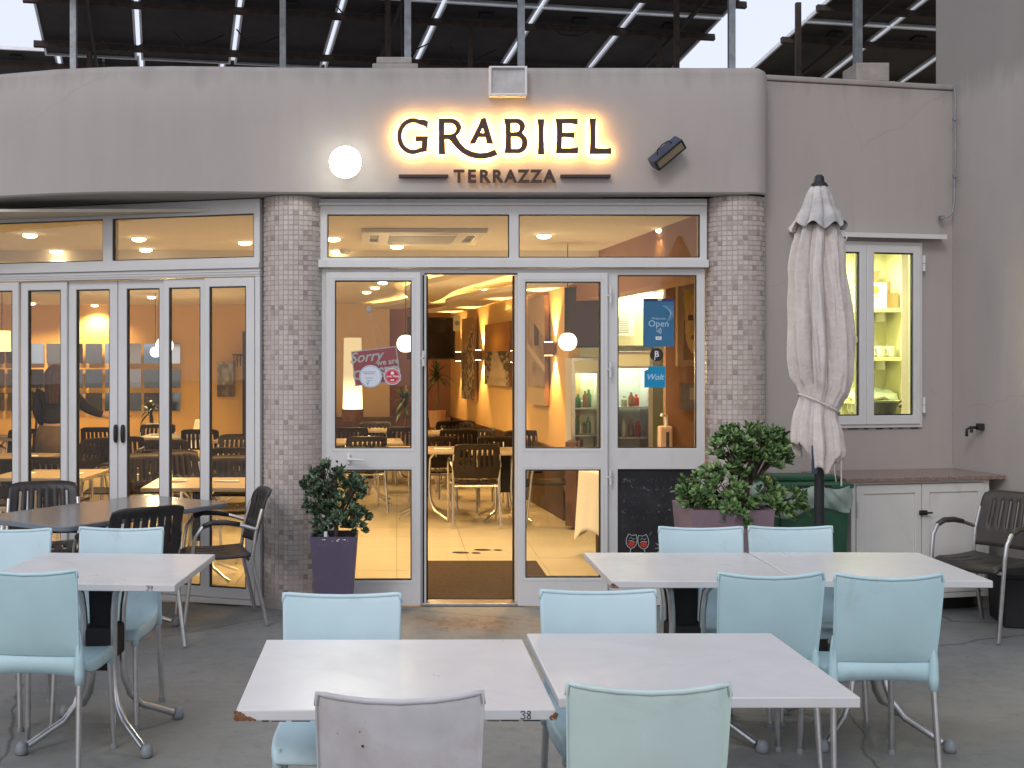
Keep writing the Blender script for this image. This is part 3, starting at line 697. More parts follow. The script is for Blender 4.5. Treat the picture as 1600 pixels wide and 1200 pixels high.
# head tracks (three fine ribs), jamb and floor track
lm().box(.012, SE, -.05, .035, fz(432), fz(419.3)).build('head_track', M['alu'], FW, bevel=.003)
for k in range(2): lm().box(.012, SE, .0355, .043, fz(424.5+k*4), fz(422.5+k*4)).build('track_rib', M['alu'], FW)
lm().box(.012, .05, -.045, .035, .0, fz(432.3)).build('jamb', M['alu'], FW, bevel=.004)
lm().box(.05, SE, -.05, .05, .001, .035).build('floor_track', M['alu'], FW, bevel=.003)
leaves = [(322, 400.5, 330, 387, .012), (256, 322, 265, 314, -.008), (183.4, 256, 197, 248, -.028), (106, 182.6, 118, 170, -.028), (34, 106, 45, 96, -.008), (-48, 33, -38, 23, .012), (-128, -49, -118, -58, -.008), (-205, -129, -196, -140, -.028)]
nm = ['nearest the mosaic column', 'second from the mosaic column', 'right of the pair with black pull handles', 'left of the pair with black pull handles', 'just left of the centre pair', 'at the left edge of the photo', 'beyond the left edge', 'farthest beyond the left edge']
for (a, b_, ga, gb, off), lab in zip(leaves, nm):
    o = empty('folding_door_leaf', LO+LD*ls(b_)+LNn*off, 0, 'white framed folding glass leaf '+lab, 'folding door', 'leaves of the folding glass doors')
    s0 = ls(b_)
    q = lambda: MB(lambda x, y, z: LF(x-s0, y, z))
    top = fz(432)-.006; hh = (ls(gb), ls(ga), fz(921), fz(447))
    q().plate(s0+.001, ls(a)-.001, .04, top, -.02, .02, [hh]).build('leaf_frame', M['alu'], o, bevel=.004)
    q().plate(hh[0]-.004, hh[1]+.004, hh[2]-.004, hh[3]+.004, -.012, .012, [(hh[0]+.008, hh[1]-.008, hh[2]+.008, hh[3]-.008)]).build('gasket', M['gasket'], o)
    q().box(hh[0], hh[1], -.003, .003, hh[2], hh[3]).build('pane', M['glass'], o)
    if 'pair' in lab and 'just' not in lab:
        px = 190.5 if a > 183 else 182
        hp = q(); z0_, z1_ = fz(699), fz(665)
        s_ = ls(192.3 if a > 183 else 181.2)
        hp.tube([(s_, .03, z0_+.012), (s_, .034, z0_+.03), (s_, .036, (z0_+z1_)/2), (s_, .034, z1_-.03), (s_, .03, z1_-.012)], [.010, .015, .016, .015, .010], 10)
        hp.build('pull_handle', M['gasket'], o, smooth=True)

# ---------------------------------------------------------------- kitchen window on the right
KW = empty('kitchen_window', WO+WD*.84+Vector((0, 0, 1.205)), 0, 'lit white casement window in the right wall behind the parasol', 'window')
kb = KW.location.copy()
def km(): return MB(lambda s, t, z: W(s, t, z)-kb)
s0, s1, z0, z1 = WIN
km().plate(s0-.002, s1+.002, z0-.002, z1+.002, -.05, .022, [(s0+.03, s1-.03, z0+.03, z1-.03)]).build('outer_frame', M['alu'], KW, bevel=.003)
for (a, b_) in ((s0+.022, .843), (.845, s1-.022)):
    f_ = km(); hh = (a+.055, b_-.055, z0+.085, z1-.075); f_.plate(a, b_, z0+.022, z1-.022, -.03, .036, [hh]); f_ = f_.build('sash', M['alu'], KW, bevel=.004)
    km().plate(hh[0]-.004, hh[1]+.004, hh[2]-.004, hh[3]+.004, .006, .022, [(hh[0]+.008, hh[1]-.008, hh[2]+.008, hh[3]-.008)]).build('gasket', M['gasket'], f_)
    km().box(hh[0], hh[1], -.003, .003, hh[2], hh[3]).build('pane', M['glass'], f_)
for zz in (1.36, 2.36):
    b_ = km(); b_.tube([W(s1+.004, .034, zz-.055)-kb]*0+[(s1+.006, .034, zz-.055), (s1+.006, .034, zz-.003)], .011, 8); b_.tube([(s1+.006, .034, zz+.003), (s1+.006, .034, zz+.055)], .011, 8); b_.build('hinge', M['alu'], KW, smooth='auto')
km().box(.765, .80, .0, .02, 1.80, 1.84).build('inner_handle_plate', M['cream'], KW)
km().tube([(.78, -.05, 1.82), (.70, -.06, 1.815)], .011, 6).build('inner_handle', M['gasket'], KW)
# ragged plaster line under the sill
rg = km(); rr_ = random.Random(3); s_ = .45
while s_ < 1.25:
    L_ = rr_.uniform(.02, .09); rg.box(s_, s_+L_, .0, .003, z0-.011-rr_.uniform(0, .004), z0-.006); s_ += L_+rr_.uniform(.01, .07)
tag(rg.build('sill_crack', M['gasket'], KW), kind='stuff')
# thin hood shelf above the window
hood = empty('window_hood', WO+WD*.84+Vector((0, 0, 2.56)), 0, 'thin white aluminium rain strip fixed above the kitchen window', 'rain hood')
hb = hood.location.copy()
hk = lambda: MB(lambda s, t, z: W(s, t, z)-hb)
hk().box(.26, 1.44, .0, .085, 2.556, 2.560).build('top_sheet', M['alu'], hood, bevel=.0008); hk().box(.26, 1.44, .0855, .090, 2.528, 2.560).build('front_lip', M['alu'], hood, bevel=.001)
hk().tube([(.235, .10, 2.575), (.27, .10, 2.55), (.34, .10, 2.543)], .008, 6).build('bent_end', M['alu'], hood)
# ================================================================ SIGN
SG = empty('restaurant_sign', (.75, 7.9, 3.1), 0, 'dark backlit letters GRABIEL over TERRAZZA glowing warm on the fascia', 'sign')
SY = 7.856
def sg(zx, zy): p = at(560+zx/3.0769, 130+zy/3.0769, SY); return (p.x-.75, p.z-3.1)
def arc(cx, cy, rx_, ry, a0, a1, n=14): return [(cx+rx_*math.cos(R(a0+(a1-a0)*k/n)), cy-ry*math.sin(R(a0+(a1-a0)*k/n))) for k in range(n+1)]
def letter(name, loops, depth, y, m, parent, off=0):
    c = bpy.data.curves.new(name, 'CURVE'); c.dimensions = '2D'; c.fill_mode = 'BOTH'; c.extrude = depth/2; c.offset = off
    for lp in loops:
        s = c.splines.new('POLY'); s.points.add(len(lp)-1)
        for p, q in zip(s.points, lp): p.co = (q[0], q[1], 0, 1)
        s.use_cyclic_u = True
    tmp = bpy.data.objects.new('tmp', c); col.objects.link(tmp)
    dg = bpy.context.evaluated_depsgraph_get(); me = bpy.data.meshes.new_from_object(tmp.evaluated_get(dg)); bpy.data.objects.remove(tmp)
    me.materials.clear(); me.materials.append(m)
    o = bpy.data.objects.new(name, me); col.objects.link(o); o.rotation_euler = (R(90), 0, 0); o.location = (0, y, 0)
    if parent: o.parent = parent
    return o
Gl = [(334, 187), (318, 178)]+arc(262, 255, 75, 85, 66, 292, 28)+[(328, 326), (334, 257), (276, 257), (277, 278), (306, 278), (304, 313)]+arc(264, 255, 57, 67, 302, 58, 26)+[(314, 203), (331, 214)]
Rl = [(387, 173), (445, 173)]+arc(445, 215, 48, 42, 88, -62, 14)+[(490, 292), (515, 316), (545, 331), (580, 338), (615, 337), (656, 321), (667, 344), (635, 356), (600, 362), (565, 361), (530, 351), (495, 332), (468, 306), (444, 276), (432, 268), (414, 268), (417, 340), (387, 340)]
Rh = [(412, 191), (440, 191)]+arc(442, 219, 29, 28, 88, -88, 12)+[(438, 248), (412, 248)]
Al = [(590, 172), (610, 168), (620, 200), (647, 290), (618, 290), (612, 258), (577, 258), (561, 290), (535, 290), (578, 204)]
Ah = [(593, 218), (585, 242), (607, 242), (600, 216)]
Bl = [(702, 173), (760, 173)]+arc(762, 209, 38, 36, 88, -50, 10)+arc(770, 288, 42, 47, 62, -88, 12)+[(768, 335), (704, 335), (708, 300), (710, 250), (708, 205)]
Bh1 = [(731, 191), (758, 191)]+arc(757, 214, 20, 23, 85, -85, 8)+[(731, 238)]
Bh2 = [(733, 256), (760, 256)]+arc(762, 287, 26, 31, 85, -85, 10)+[(733, 318)]
Il = [(862, 175), (893, 175), (889, 215), (888, 260), (893, 341), (864, 341), (868, 260), (867, 215)]
El = [(950, 173), (1053, 172), (1053, 198), (1025, 193), (980, 192), (979, 240), (1000, 241), (1037, 238), (1037, 262), (1000, 258), (978, 258), (975, 315), (1020, 315), (1055, 309), (1054, 336), (951, 336), (955, 270), (955, 220)]
Ll = [(1112, 173), (1141, 173), (1138, 230), (1137, 313), (1180, 317), (1213, 313), (1213, 339), (1113, 339), (1117, 270), (1116, 215)]
fnt = lambda lp: [sg(*p) for p in lp]
for nm_, loops in (('letter_g', [Gl]), ('letter_r', [Rl, Rh]), ('letter_a', [Al, Ah]), ('letter_b', [Bl, Bh1, Bh2]), ('letter_i', [Il]), ('letter_e', [El]), ('letter_l', [Ll])):
    lo = letter(nm_, [fnt(l) for l in loops], .022, SY-7.9, M['signbrown'], SG, off=.0022)
    gl = letter('led_backing', [fnt(l) for l in loops], .003, 0, M['warmglow'], lo, off=-.004); gl.rotation_euler = (0, 0, 0); gl.location = (0, 0, -.0125)
    pin = MB(lambda x, y, z: (x, y, z))
for (a, b_) in ((194, 433), (973, 1214)):
    (x0, z0_), (x1, z1_) = sg(a, 438), sg(b_, 452)
    MB().box(x0, x1, SY-7.9, -.0015, z1_, z0_).build('underline_bar', M['signbrown'], SG, bevel=.002)
for k, ch in enumerate('TERRAZZA'):
    cxs = [484, 545, 606, 668, 732, 795, 855, 919]
    p = sg(cxs[k], 449)
    text('letter_'+ch.lower(), ch, .115, (p[0], SY-7.9+.012, p[1]), M['signbrown'], SG, ext=.012, off=.0035)

# ---------------------------------------------------------------- lamps on the fascia
FLD = empty('floodlight', at(541, 259, 7.9), 0, 'lit round-looking white floodlight left of the glowing sign', 'floodlight')
MB().box(-.075, .075, -.14, -.085, -.075, .075).build('housing', M['navy'], FLD, bevel=.02, seg=3)
MB().lathe([(0, 0), (.104, 0), (.104, .006), (0, .006)], 32, (0, -.1405, 0), 'y').build('lens', M['flood'], FLD)
MB().box(-.015, .015, -.085, -.001, -.02, .02).build('bracket', M['darkmetal'], FLD)
fl_l = bpy.data.lights.new('flood_light', 'SPOT'); fl_l.energy = 120; fl_l.spot_size = R(125); fl_l.spot_blend = .8; fl_l.color = (1, .98, .84); fl_l.shadow_soft_size = .06
flo = bpy.data.objects.new('flood_light', fl_l); col.objects.link(flo); flo.parent = FLD; flo.location = (0, -.16, 0)
flo.rotation_euler = Vector((.7, -1, -.75)).to_track_quat('-Z', 'Y').to_euler()
fl2 = bpy.data.lights.new('flood_spill', 'POINT'); fl2.energy = 2.2; fl2.color = (1, .98, .75); fl2.shadow_soft_size = .05  # added point light, gives the wall a glow around the floodlight
flo2 = bpy.data.objects.new('flood_spill', fl2); col.objects.link(flo2); flo2.parent = FLD; flo2.location = (0, -.22, -.02)
# unlit rectangular heater / lamp, tilted
HL = empty('wall_lamp', at(1037, 244, 7.9), 0, 'unlit dark blue box lamp tilted on the fascia right of the sign', 'wall lamp')
Mx = Matrix.Translation((0, -.10, 0)) @ Matrix.Rotation(R(-40), 4, 'Y') @ Matrix.Rotation(R(34), 4, 'X')
hm = lambda: MB(lambda x, y, z: Mx @ Vector((x, y, z)))
hm().box(-.12, .12, -.035, .045, -.038, .042).build('housing', M['navy'], HL, bevel=.006)
hm().plate(-.118, .118, -.036, .04, -.046, -.0355, [(-.105, .105, -.024, .028)]).build('rim', M['darkmetal'], HL, bevel=.002)
hm().box(-.105, .105, -.043, -.038, -.024, .028).build('lamp_glass', M['tan'], HL)
hm().tube([(-.06, .0, .042), (-.05, .0, .07), (0, .0, .08), (.05, 0, .07), (.06, 0, .042)], .004, 6).build('handle', M['darkmetal'], HL)
MB().box(-.02, .02, -.07, -.001, -.03, .03).build('wall_bracket', M['darkmetal'], HL, bevel=.003)
# small framed junction / emergency box above the sign
EB = empty('wall_box', at(793, 130, 7.9), 0, 'shallow white framed box on the fascia above the sign', 'wall box')
MB().plate(-.128, .124, -.097, .097, -.075, -.001, [(-.112, .108, -.082, .084)]).build('frame', M['whiteplastic'], EB, bevel=.004)
MB().box(-.1118, .1078, -.055, -.004, -.0818, .0838).build('panel', mat('dirty_diffuser', (.40, .39, .38), .5, base2=(.56, .55, .55), vs=9), EB)

# ---------------------------------------------------------------- rooftop solar arrays
ca, sa = math.cos(R(11)), math.sin(R(11)); ct, stt = math.cos(R(11)), math.sin(R(11))
PO = Vector((-1.806, 13.0, 4.94)); Pr = Vector((ca, sa, 0)); Pu = Vector((sa*ct, -ca*ct, stt)); Pn = Pr.cross(Pu)
if Pn.z < 0: Pn = -Pn
def array(k0, k1, rows, O, lab, lo=0):
    A = empty('solar_panel_array', O, 0, lab, 'solar panels')
    T = lambda k, s, n: Pr*k+Pu*s+Pn*n
    k = k0
    while k < k1-.01:
        for rr_ in range(rows):
            u0, u1 = rr_*1.68, rr_*1.68+1.65
            a, b_ = k+.022, min(k+1, k1)-.022
            fr = MB(lambda x, y, z: T(x, z, y)).plate(a, b_, u0, u1, -.02, .02, [(a+.022, b_-.022, u0+.022, u1-.022)]).build('solar_panel', M['pvframe'], A)
            MB(lambda x, y, z: T(x, y, z)).box(a+.022, b_-.022, u0+.022, u1-.022, .004, .012).build('cell_sheet', M['pvback'], fr)
            MB(lambda x, y, z: T(x, y, z)).box((a+b_)/2-.07, (a+b_)/2+.07, u1-.28, u1-.18, -.018, .0035).build('junction_box', M['gasket'], fr)
        k += 1
    for s_ in (.34, 1.30, 2.02, 2.98)[:2*rows]:
        MB(lambda x, y, z: T(x, y, z)).box(k0-.06, k1+.06, s_-.022, s_+.022, -.085, -.021).build('purlin', M['rust'], A)
    q = k0+.55
    while q < k1:
        MB(lambda x, y, z: T(x, y, z)).box(q-.015, q+.015, -.05, rows*1.66, -.125, -.0855).build('rafter', M['pvback'], A); q += 3
    return A
def pz(X, Y, O=PO):
    d = (X-O.x)*sa-(Y-O.y)*ca; return O.z+d*stt/ct-.1
A1 = array(-2, 5, 3, PO, 'large tilted solar panel array seen from below above the central fascia')
A2 = array(5.85, 11, 3, PO+Vector((0, -.15, -.03)), 'solar panel array seen from below behind the right parapet')
A3 = array(-6, 3, 1, PO+Vector((.3, 3.6, .20)), 'farther solar panel row showing below the large array at the left')
def post(px, Y, w_, m, A, lean=0, O=PO):
    X = (px-CX)*Y/F; b_ = A.location
    zt = pz(X, Y, O)
    o = MB(lambda x, y, z: (x-b_.x+lean*(z-4)/2, y-b_.y, z-b_.z)).box(X-w_/2, X+w_/2, Y-w_/2, Y+w_/2, 3.381, zt).build('post', m, A)
for (px, Y, w_, m) in ((115, 10.9, .055, 'galv'), (442, 10.9, .055, 'galv'), (637, 10.3, .058, 'galv'), (606, 11.4, .055, 'rust'), (814, 10.3, .06, 'galv'), (1057, 11.6, .05, 'rust'), (1030, 12.6, .045, 'rust'), (140, 12.4, .05, 'rust'), (735, 12.2, .05, 'rust')):
    post(px, Y, w_, M[m], A1)
for (px, Y, w_, m) in ((1143, 10.2, .055, 'galv'), (1340, 10.2, .062, 'galv'), (1247, 11.9, .05, 'rust')):
    post(px, Y, w_, M[m], A2)
for (px, Y) in ((40, 16.8), (230, 17.1)): post(px, Y, .06, M['rust'], A3, O=PO+Vector((.3, 3.6, .20)))
# loose cable loops below the panels
cb = MB(lambda x, y, z: (x-PO.x, y-PO.y, z-PO.z)); rc = random.Random(11)
for k in range(9):
    X = -3+k*.75+rc.uniform(-.2, .2); Y = 12.2+rc.uniform(-.8, .4); zz = pz(X, Y)
    cb.tube([(X, Y, zz), (X+.12, Y, zz-.10-rc.uniform(0, .1)), (X+.3, Y, zz-.13), (X+.5, Y+.1, zz-.01)], .008, 5)
cb.tube([(.05, 10.35, 5.3), (.04, 10.35, 4.6), (.06, 10.35, 4.0), (.03, 10.35, 3.39)], .008, 5)
tag(cb.build('cable', M['gasket'], A1), kind='stuff')
for (a, b_, t, bb, Y, lab) in ((585, 650, 88, 106, 8.32, 'low beige concrete ballast block on the central parapet'), (1336, 1397, 97, 126, 8.75, 'grey concrete ballast block on the right parapet')):
    p, q = at(a, bb, Y), at(b_, t, Y)
    o = empty('ballast_block', ((p.x+q.x)/2, Y, 3.64 if Y < 8.5 else 3.38), 0, lab, 'concrete block')
    hw = (q.x-p.x)/2; zt = q.z-o.location.z
    MB().box(-hw-.015, hw+.015, 0, .3, .001, zt*.72).build('block', M['block'], o, bevel=.008)
    MB().box(-hw*.9, hw*.8, .01, .29, zt*.72+.001, zt).build('top_slab', M['block'], o, bevel=.008)

# ================================================================ TERRACE FURNITURE
# --- pale blue stacking chair; sitter faces +Y
def lerp(a, b, t): return a+(b-a)*t
def make_blue(m):
    root = empty('stacking_chair', label='x', cat='chair', group='pale blue plastic terrace chairs')
    # side profile (y, z, halfwidth, curve depth)
    P = [(-.268, .850, .208, .030), (-.262, .80, .2065, .030), (-.252, .73, .205, .029), (-.242, .66, .203, .027), (-.230, .59, .200, .023), (-.218, .535, .198, .016), (-.203, .490, .197, .008), (-.17, .462, .200, .002), (-.11, .450, .204, 0), (-.03, .449, .208, 0), (.06, .452, .209, 0), (.13, .453, .206, 0), (.175, .446, .200, 0), (.198, .425, .194, 0), (.203, .405, .190, 0)]
    us = [-1, -1, -.97, -.85, -.6, -.3, 0, .3, .6, .85, .97, 1, 1]
    vs = []; nu = len(us)
    for j, (y, z, hw, d) in enumerate(P):
        a = P[max(j-1, 0)]; b = P[min(j+1, len(P)-1)]
        t = Vector((0, b[0]-a[0], b[1]-a[1])).normalized(); nrm = Vector((0, -t.z, t.y))   # outward = back/under side
        if nrm.y > 0 or nrm.z > 0: nrm = -nrm
        for i, u in enumerate(us):
            x = u*hw; k = 1-u*u; yy, zz = y, z
            if j < 8: yy -= d*k; 
            if j < 1: zz -= .016*k
            elif j < 4: zz -= .010*k*(1-j/4)
            if 7 <= j: zz -= .012*k*(1 if j < 12 else .4)
            if i in (0, nu-1):
                drop = .014 if j < 6 else (.05 if j > 7 else .03)
                q = Vector((x*(1.012), yy, zz))+nrm*drop
                if j > 11: q.y -= .0
                yy, zz, x = q.y, q.z, q.x
            vs.append((x, yy, zz))
    fs = [(j*nu+i, j*nu+i+1, (j+1)*nu+i+1, (j+1)*nu+i) for j in range(len(P)-1) for i in range(nu-1)]
    mb = MB(); mb.add(vs, fs)
    sh = mb.build('shell', m, root, smooth=True, solid=.007, subsurf=1, offset=0)
    # rolled rim along the top of the back
    y, z, hw, d = P[0]
    pts = [(-hw-.001, y-.002, z-.03)]+[(u*hw, y-d*(1-u*u), z-.016*(1-u*u)+.0005) for u in (-.985, -.9, -.7, -.4, 0, .4, .7, .9, .985)]+[(hw+.001, y-.002, z-.03)]
    MB().tube(pts, [.006]+[.0078]*9+[.006], 8).build('top_rim', m, root, smooth=True)
    # rear apron and the sleeves that take the legs
    ap = MB()
    ap.grid(lambda u, v: ((u*2-1)*.196, -.203-.014*(1-(u*2-1)**2)*(1-v*.5)-.006, lerp(.495, .415+.012*(1-(u*2-1)**2), v)), 12, 2)
    ap.build('rear_apron', m, root, smooth=True, solid=.006)
    for s in (-1, 1):
        for (y0_, y1_, x0_, x1_, zt) in ((-.214, -.255, .196, .205, .40), (.175, .195, .182, .195, .39)):
            l = MB().tube([(s*x1_, y1_, .012), (s*x0_, y0_, zt)], .0125, 12).build('leg', M['steel'], root, smooth='auto')
            MB().lathe([(.013, .385), (.0185, .386), (.0195, .43), (.017, .50), (.010, .56), (.003, .60)] if y0_ < 0 else [(.013, .375), (.0185, .376), (.0185, .43), (.012, .445)], 12, (s*x0_, y0_, 0)).build('leg_sleeve', m, l, smooth=True)
            MB().lathe([(.015, .0), (.0155, .012), (.0135, .022)], 10, (s*x1_, y1_, .0)).build('foot_cap', M['cap'], l, smooth='auto')
    register(root); return root
cb_ = make_blue(M['blue']); cbf = make_blue(M['blue_front']); cbg = make_blue(M['blue_green']); cbw = make_blue(M['bleach'])
GR = 'pale blue plastic terrace chairs'
place(cbw, True, ((619-CX)*2.98/F, 3.22, 0), R(2), 'greyish sun-bleached plastic chair with dirty spotted back at the near edge of table 38', GR)
# dark specks on the bleached back
dk = MB()
for (u, v, r_) in ((-.086, .785, .0022), (-.10, .758, .0016), (-.093, .722, .0034), (-.155, .752, .0012)):
    dk.lathe([(0, 0), (r_, 0), (r_, .0006), (0, .0006)], 8, (u, -.296+(.85-v)*.06+.03*(u/.208)**2, v), 'y')
dk.build('dark_speck', M['gasket'], cbw)
place(cbg, True, (1017*0+(1016-CX)*3.03/F, 3.30, 0), R(-1), 'greenish plastic chair at the front centre, back towards us, right of the bleached one', GR)
place(cb_, True, ((52-CX)*4.68/F, 4.95, 0), R(-6), 'light aqua chair in the left foreground with its back to us beside table 34', GR)
place(cb_, False, ((1200-CX)*4.62/F, 4.88, 0), R(2), 'left one of two aqua chairs with backs to us at the right tables', GR)
place(cb_, False, ((1391-CX)*4.58/F, 4.85, 0), R(-1), 'right one of two aqua chairs with backs to us at the right tables', GR)
place(cbf, True, ((534-CX)*4.18/F, 3.93, 0), R(180), 'sky blue chair facing us behind table 38, in front of the purple planter', GR)
place(cbf, False, ((939-CX)*4.23/F, 3.99, 0), R(181), 'sky blue chair facing us behind the front right table', GR)
place(cbf, False, ((1096-CX)*5.86/F, 5.60, 0), R(180), 'sky blue chair facing us in front of the chalkboard and mauve planter', GR)
place(cbf, False, ((1236-CX)*5.88/F, 5.62, 0), R(180), 'sky blue chair facing us directly in front of the parasol pole', GR)
place(cbf, False, ((186-CX)*5.84/F, 5.58, 0), R(178), 'sky blue chair facing us behind table 34, nearer the mosaic column', GR)
place(cbf, False, ((14-CX)*5.80/F, 5.54, 0), R(181), 'sky blue chair facing us at the left edge of the photo behind table 34', GR)

# --- white tables: top + pedestal of bent tubes
def make_base(root, h=.71, w_=.27, m=None):
    b = MB(); b.box(-.055, .055, -.055, .055, .30, h, .012, .012); b.build('column', M['black'], root, bevel=.008)
    MB().box(-.078, .078, -.078, .078, .36, .50).build('clamp_sleeve', M['black'], root, bevel=.014, seg=3)
    MB().box(-.17, .17, -.17, .17, h, h+.012).build('top_plate', M['darkmetal'], root)
    for sx in (-1, 1):
        for sy in (-1, 1):
            pts = []
            for (d, z) in ((.15, h), (.105, h-.015), (.077, h-.06), (.068, h-.14), (.066, .50), (.066, .34), (.074, .24), (.095, .165), (.135, .105), (.19, .072), (w_-.02, .034)):
                pts.append((sx*d, sy*d, z))
            l = MB().tube(pts, .0155, 10).build('leg', m or M['steel'], root, smooth='auto')
            MB().lathe([(.016, 0), (.026, .004), (.027, .022), (.021, .045), (.012, .055)], 12, (sx*w_, sy*w_, 0)).build('foot_cap', M['cap'], l, smooth=True)
def make_table(wx, wy, label, group='white laminate terrace tables', m=None, th=.03):
    root = empty('terrace_table', label=label, cat='table', group=group)
    MB().box(-wx/2, wx/2, -wy/2, wy/2, .722, .722+th).build('tabletop', m or M['white_top'], root, bevel=.004, seg=3)
    make_base(root); return root
T1 = make_table(.86, .80, 'white table numbered 38 with chipped orange corners in the foreground')
T1.location = (-.005, 3.58, -.012); T1.rotation_euler = (0, 0, R(.4))
T2 = make_table(.835, .77, 'clean white table at the front, pushed against the right side of table 38')
T2.location = (.861, 3.65, -.004); T2.rotation_euler = (0, 0, R(.3))
T3 = make_table(.785, .735, 'left one of the two joined white tables in front of the right planter')
T3.location = (1.292, 5.33, 0)
T4 = make_table(.815, .735, 'right one of the two joined white tables, reaching towards the cabinet')
T4.location = (2.100, 5.34, 0); T4.rotation_euler = (0, 0, R(-.8))
T5 = make_table(.84, .77, 'white table numbered 34 on its edge at the left of the photo')
T5.location = (-1.31, 5.29, 0); T5.rotation_euler = (0, 0, R(-3.5))
# handwritten numbers
def digits(parent, s, x0, y, z, h, m):
    D = {'3': [(0, .85), (.2, 1), (.5, .95), (.55, .75), (.25, .55), (.55, .4), (.55, .12), (.25, 0), (0, .12)],
         '4': [(.1, 1), (.0, .5), (.6, .55), (.45, .98), (.42, 0)], '8': [(.5, .9), (.2, 1), (.05, .75), (.5, .4), (.5, .1), (.2, 0), (.05, .2), (.3, .5), (.55, .85)]}
    for i, ch in enumerate(s):
        MB().tube([(x0+(i*.75+px)*h, y, z+pz_*h) for px, pz_ in D[ch]], .0014, 5).build('handwritten_'+{'3': 'three', '4': 'four', '8': 'eight'}[ch], m, parent)
digits(T1, '38', .335, -.4008, .7265, .021, M['ink'])
digits(T5, '34', .30, -.3858, .7275, .020, M['ink'])
# chipped corners: torn chipboard fragments standing proud
def chips(parent, cx_, cy_, n, L_, seed, sx=1):
    rnd = random.Random(seed); ch = MB()
    for k in range(n):
        t = rnd.random()**1.6*L_; r_ = rnd.uniform(.003, .008)*(1-.5*t/L_); zc_ = .724+rnd.uniform(0, .022)*(1-t/L_)
        x_ = cx_+sx*t
        ring = [(x_+r_*1.3*math.cos(a)*rnd.uniform(.7, 1.2), cy_-.0009-rnd.random()*.0006, max(.7222, zc_+r_*math.sin(a)*rnd.uniform(.7, 1.2))) for a in [q*math.pi/3 for q in range(6)]]
        ch.add(ring+[(x_, cy_-.0022, zc_)], [(q, (q+1) % 6, 6) for q in range(6)])
    for k in range(n//2):
        t = rnd.random()*L_*.7; r_ = rnd.uniform(.003, .007); x_ = cx_-sx*.0009; 
        ring = [(x_-sx*rnd.random()*.0006, cy_+t+r_*1.4*math.cos(a), max(.7222, .725+rnd.uniform(0, .004)+r_*math.sin(a))) for a in [q*math.pi/3 for q in range(6)]]
        ch.add(ring+[(x_-sx*.0015, cy_+t, .727)], [(q, (q+1) % 6, 6) for q in range(6)])
    ch.build('chipped_edge', M['chip'], parent)
chips(T1, -.43, -.40, 46, .055, 2); chips(T1, .43, -.40, 9, .03, 3, -1); chips(T3, -.3925, -.3675, 10, .03, 4)
ed = MB(); rnd = random.Random(8); x_ = -.36
while x_ < .40:
    L_ = rnd.uniform(.01, .05); ed.box(x_, x_+L_, -.4012, -.3995, .7205, .7215+rnd.uniform(.0008, .0025)); x_ += L_+rnd.uniform(0, .06)
ed.build('worn_lower_edge', M['ink'], T1)

# --- grey table, rotated, by the folding doors
T6 = empty('terrace_table', label='long dark grey table standing askew by the folding doors', cat='table')
cxy = Vector((-1.85, 6.58, 0)); e1 = Vector((math.cos(R(56.5)), math.sin(R(56.5)), 0)); e2 = Vector((-e1.y, e1.x, 0))
T6.location = cxy+e1*.70+e2*.40; T6.rotation_euler = (0, 0, R(56.5))
rb = MB(); pts = []
for (sx, sy, a0) in ((1, 1, 0), (-1, 1, 90), (-1, -1, 180), (1, -1, 270)):
    for k in range(6):
        a = R(a0+k*18); pts.append((sx*.63+.07*math.cos(a), sy*.33+.07*math.sin(a)))
n_ = len(pts)
def ring(z, s): return [(p[0]*s, p[1]*s, z) for p in pts]
rb.add(ring(.7165, .985)+ring(.722, 1)+ring(.742, 1), [tuple(range(n_))[::-1]]+[(j*n_+k, j*n_+(k+1) % n_, (j+1)*n_+(k+1) % n_, (j+1)*n_+k) for j in range(2) for k in range(n_)])
rb.build('table_edge', M['edge'], T6)
rb = MB(); rb.add(ring(.7421, .998)+ring(.748, .988), [tuple(range(n_, 2*n_))]+[(k, (k+1) % n_, n_+(k+1) % n_, n_+k) for k in range(n_)]); rb.build('tabletop', M['grey_top'], T6)
make_base(T6, h=.704, w_=.29)

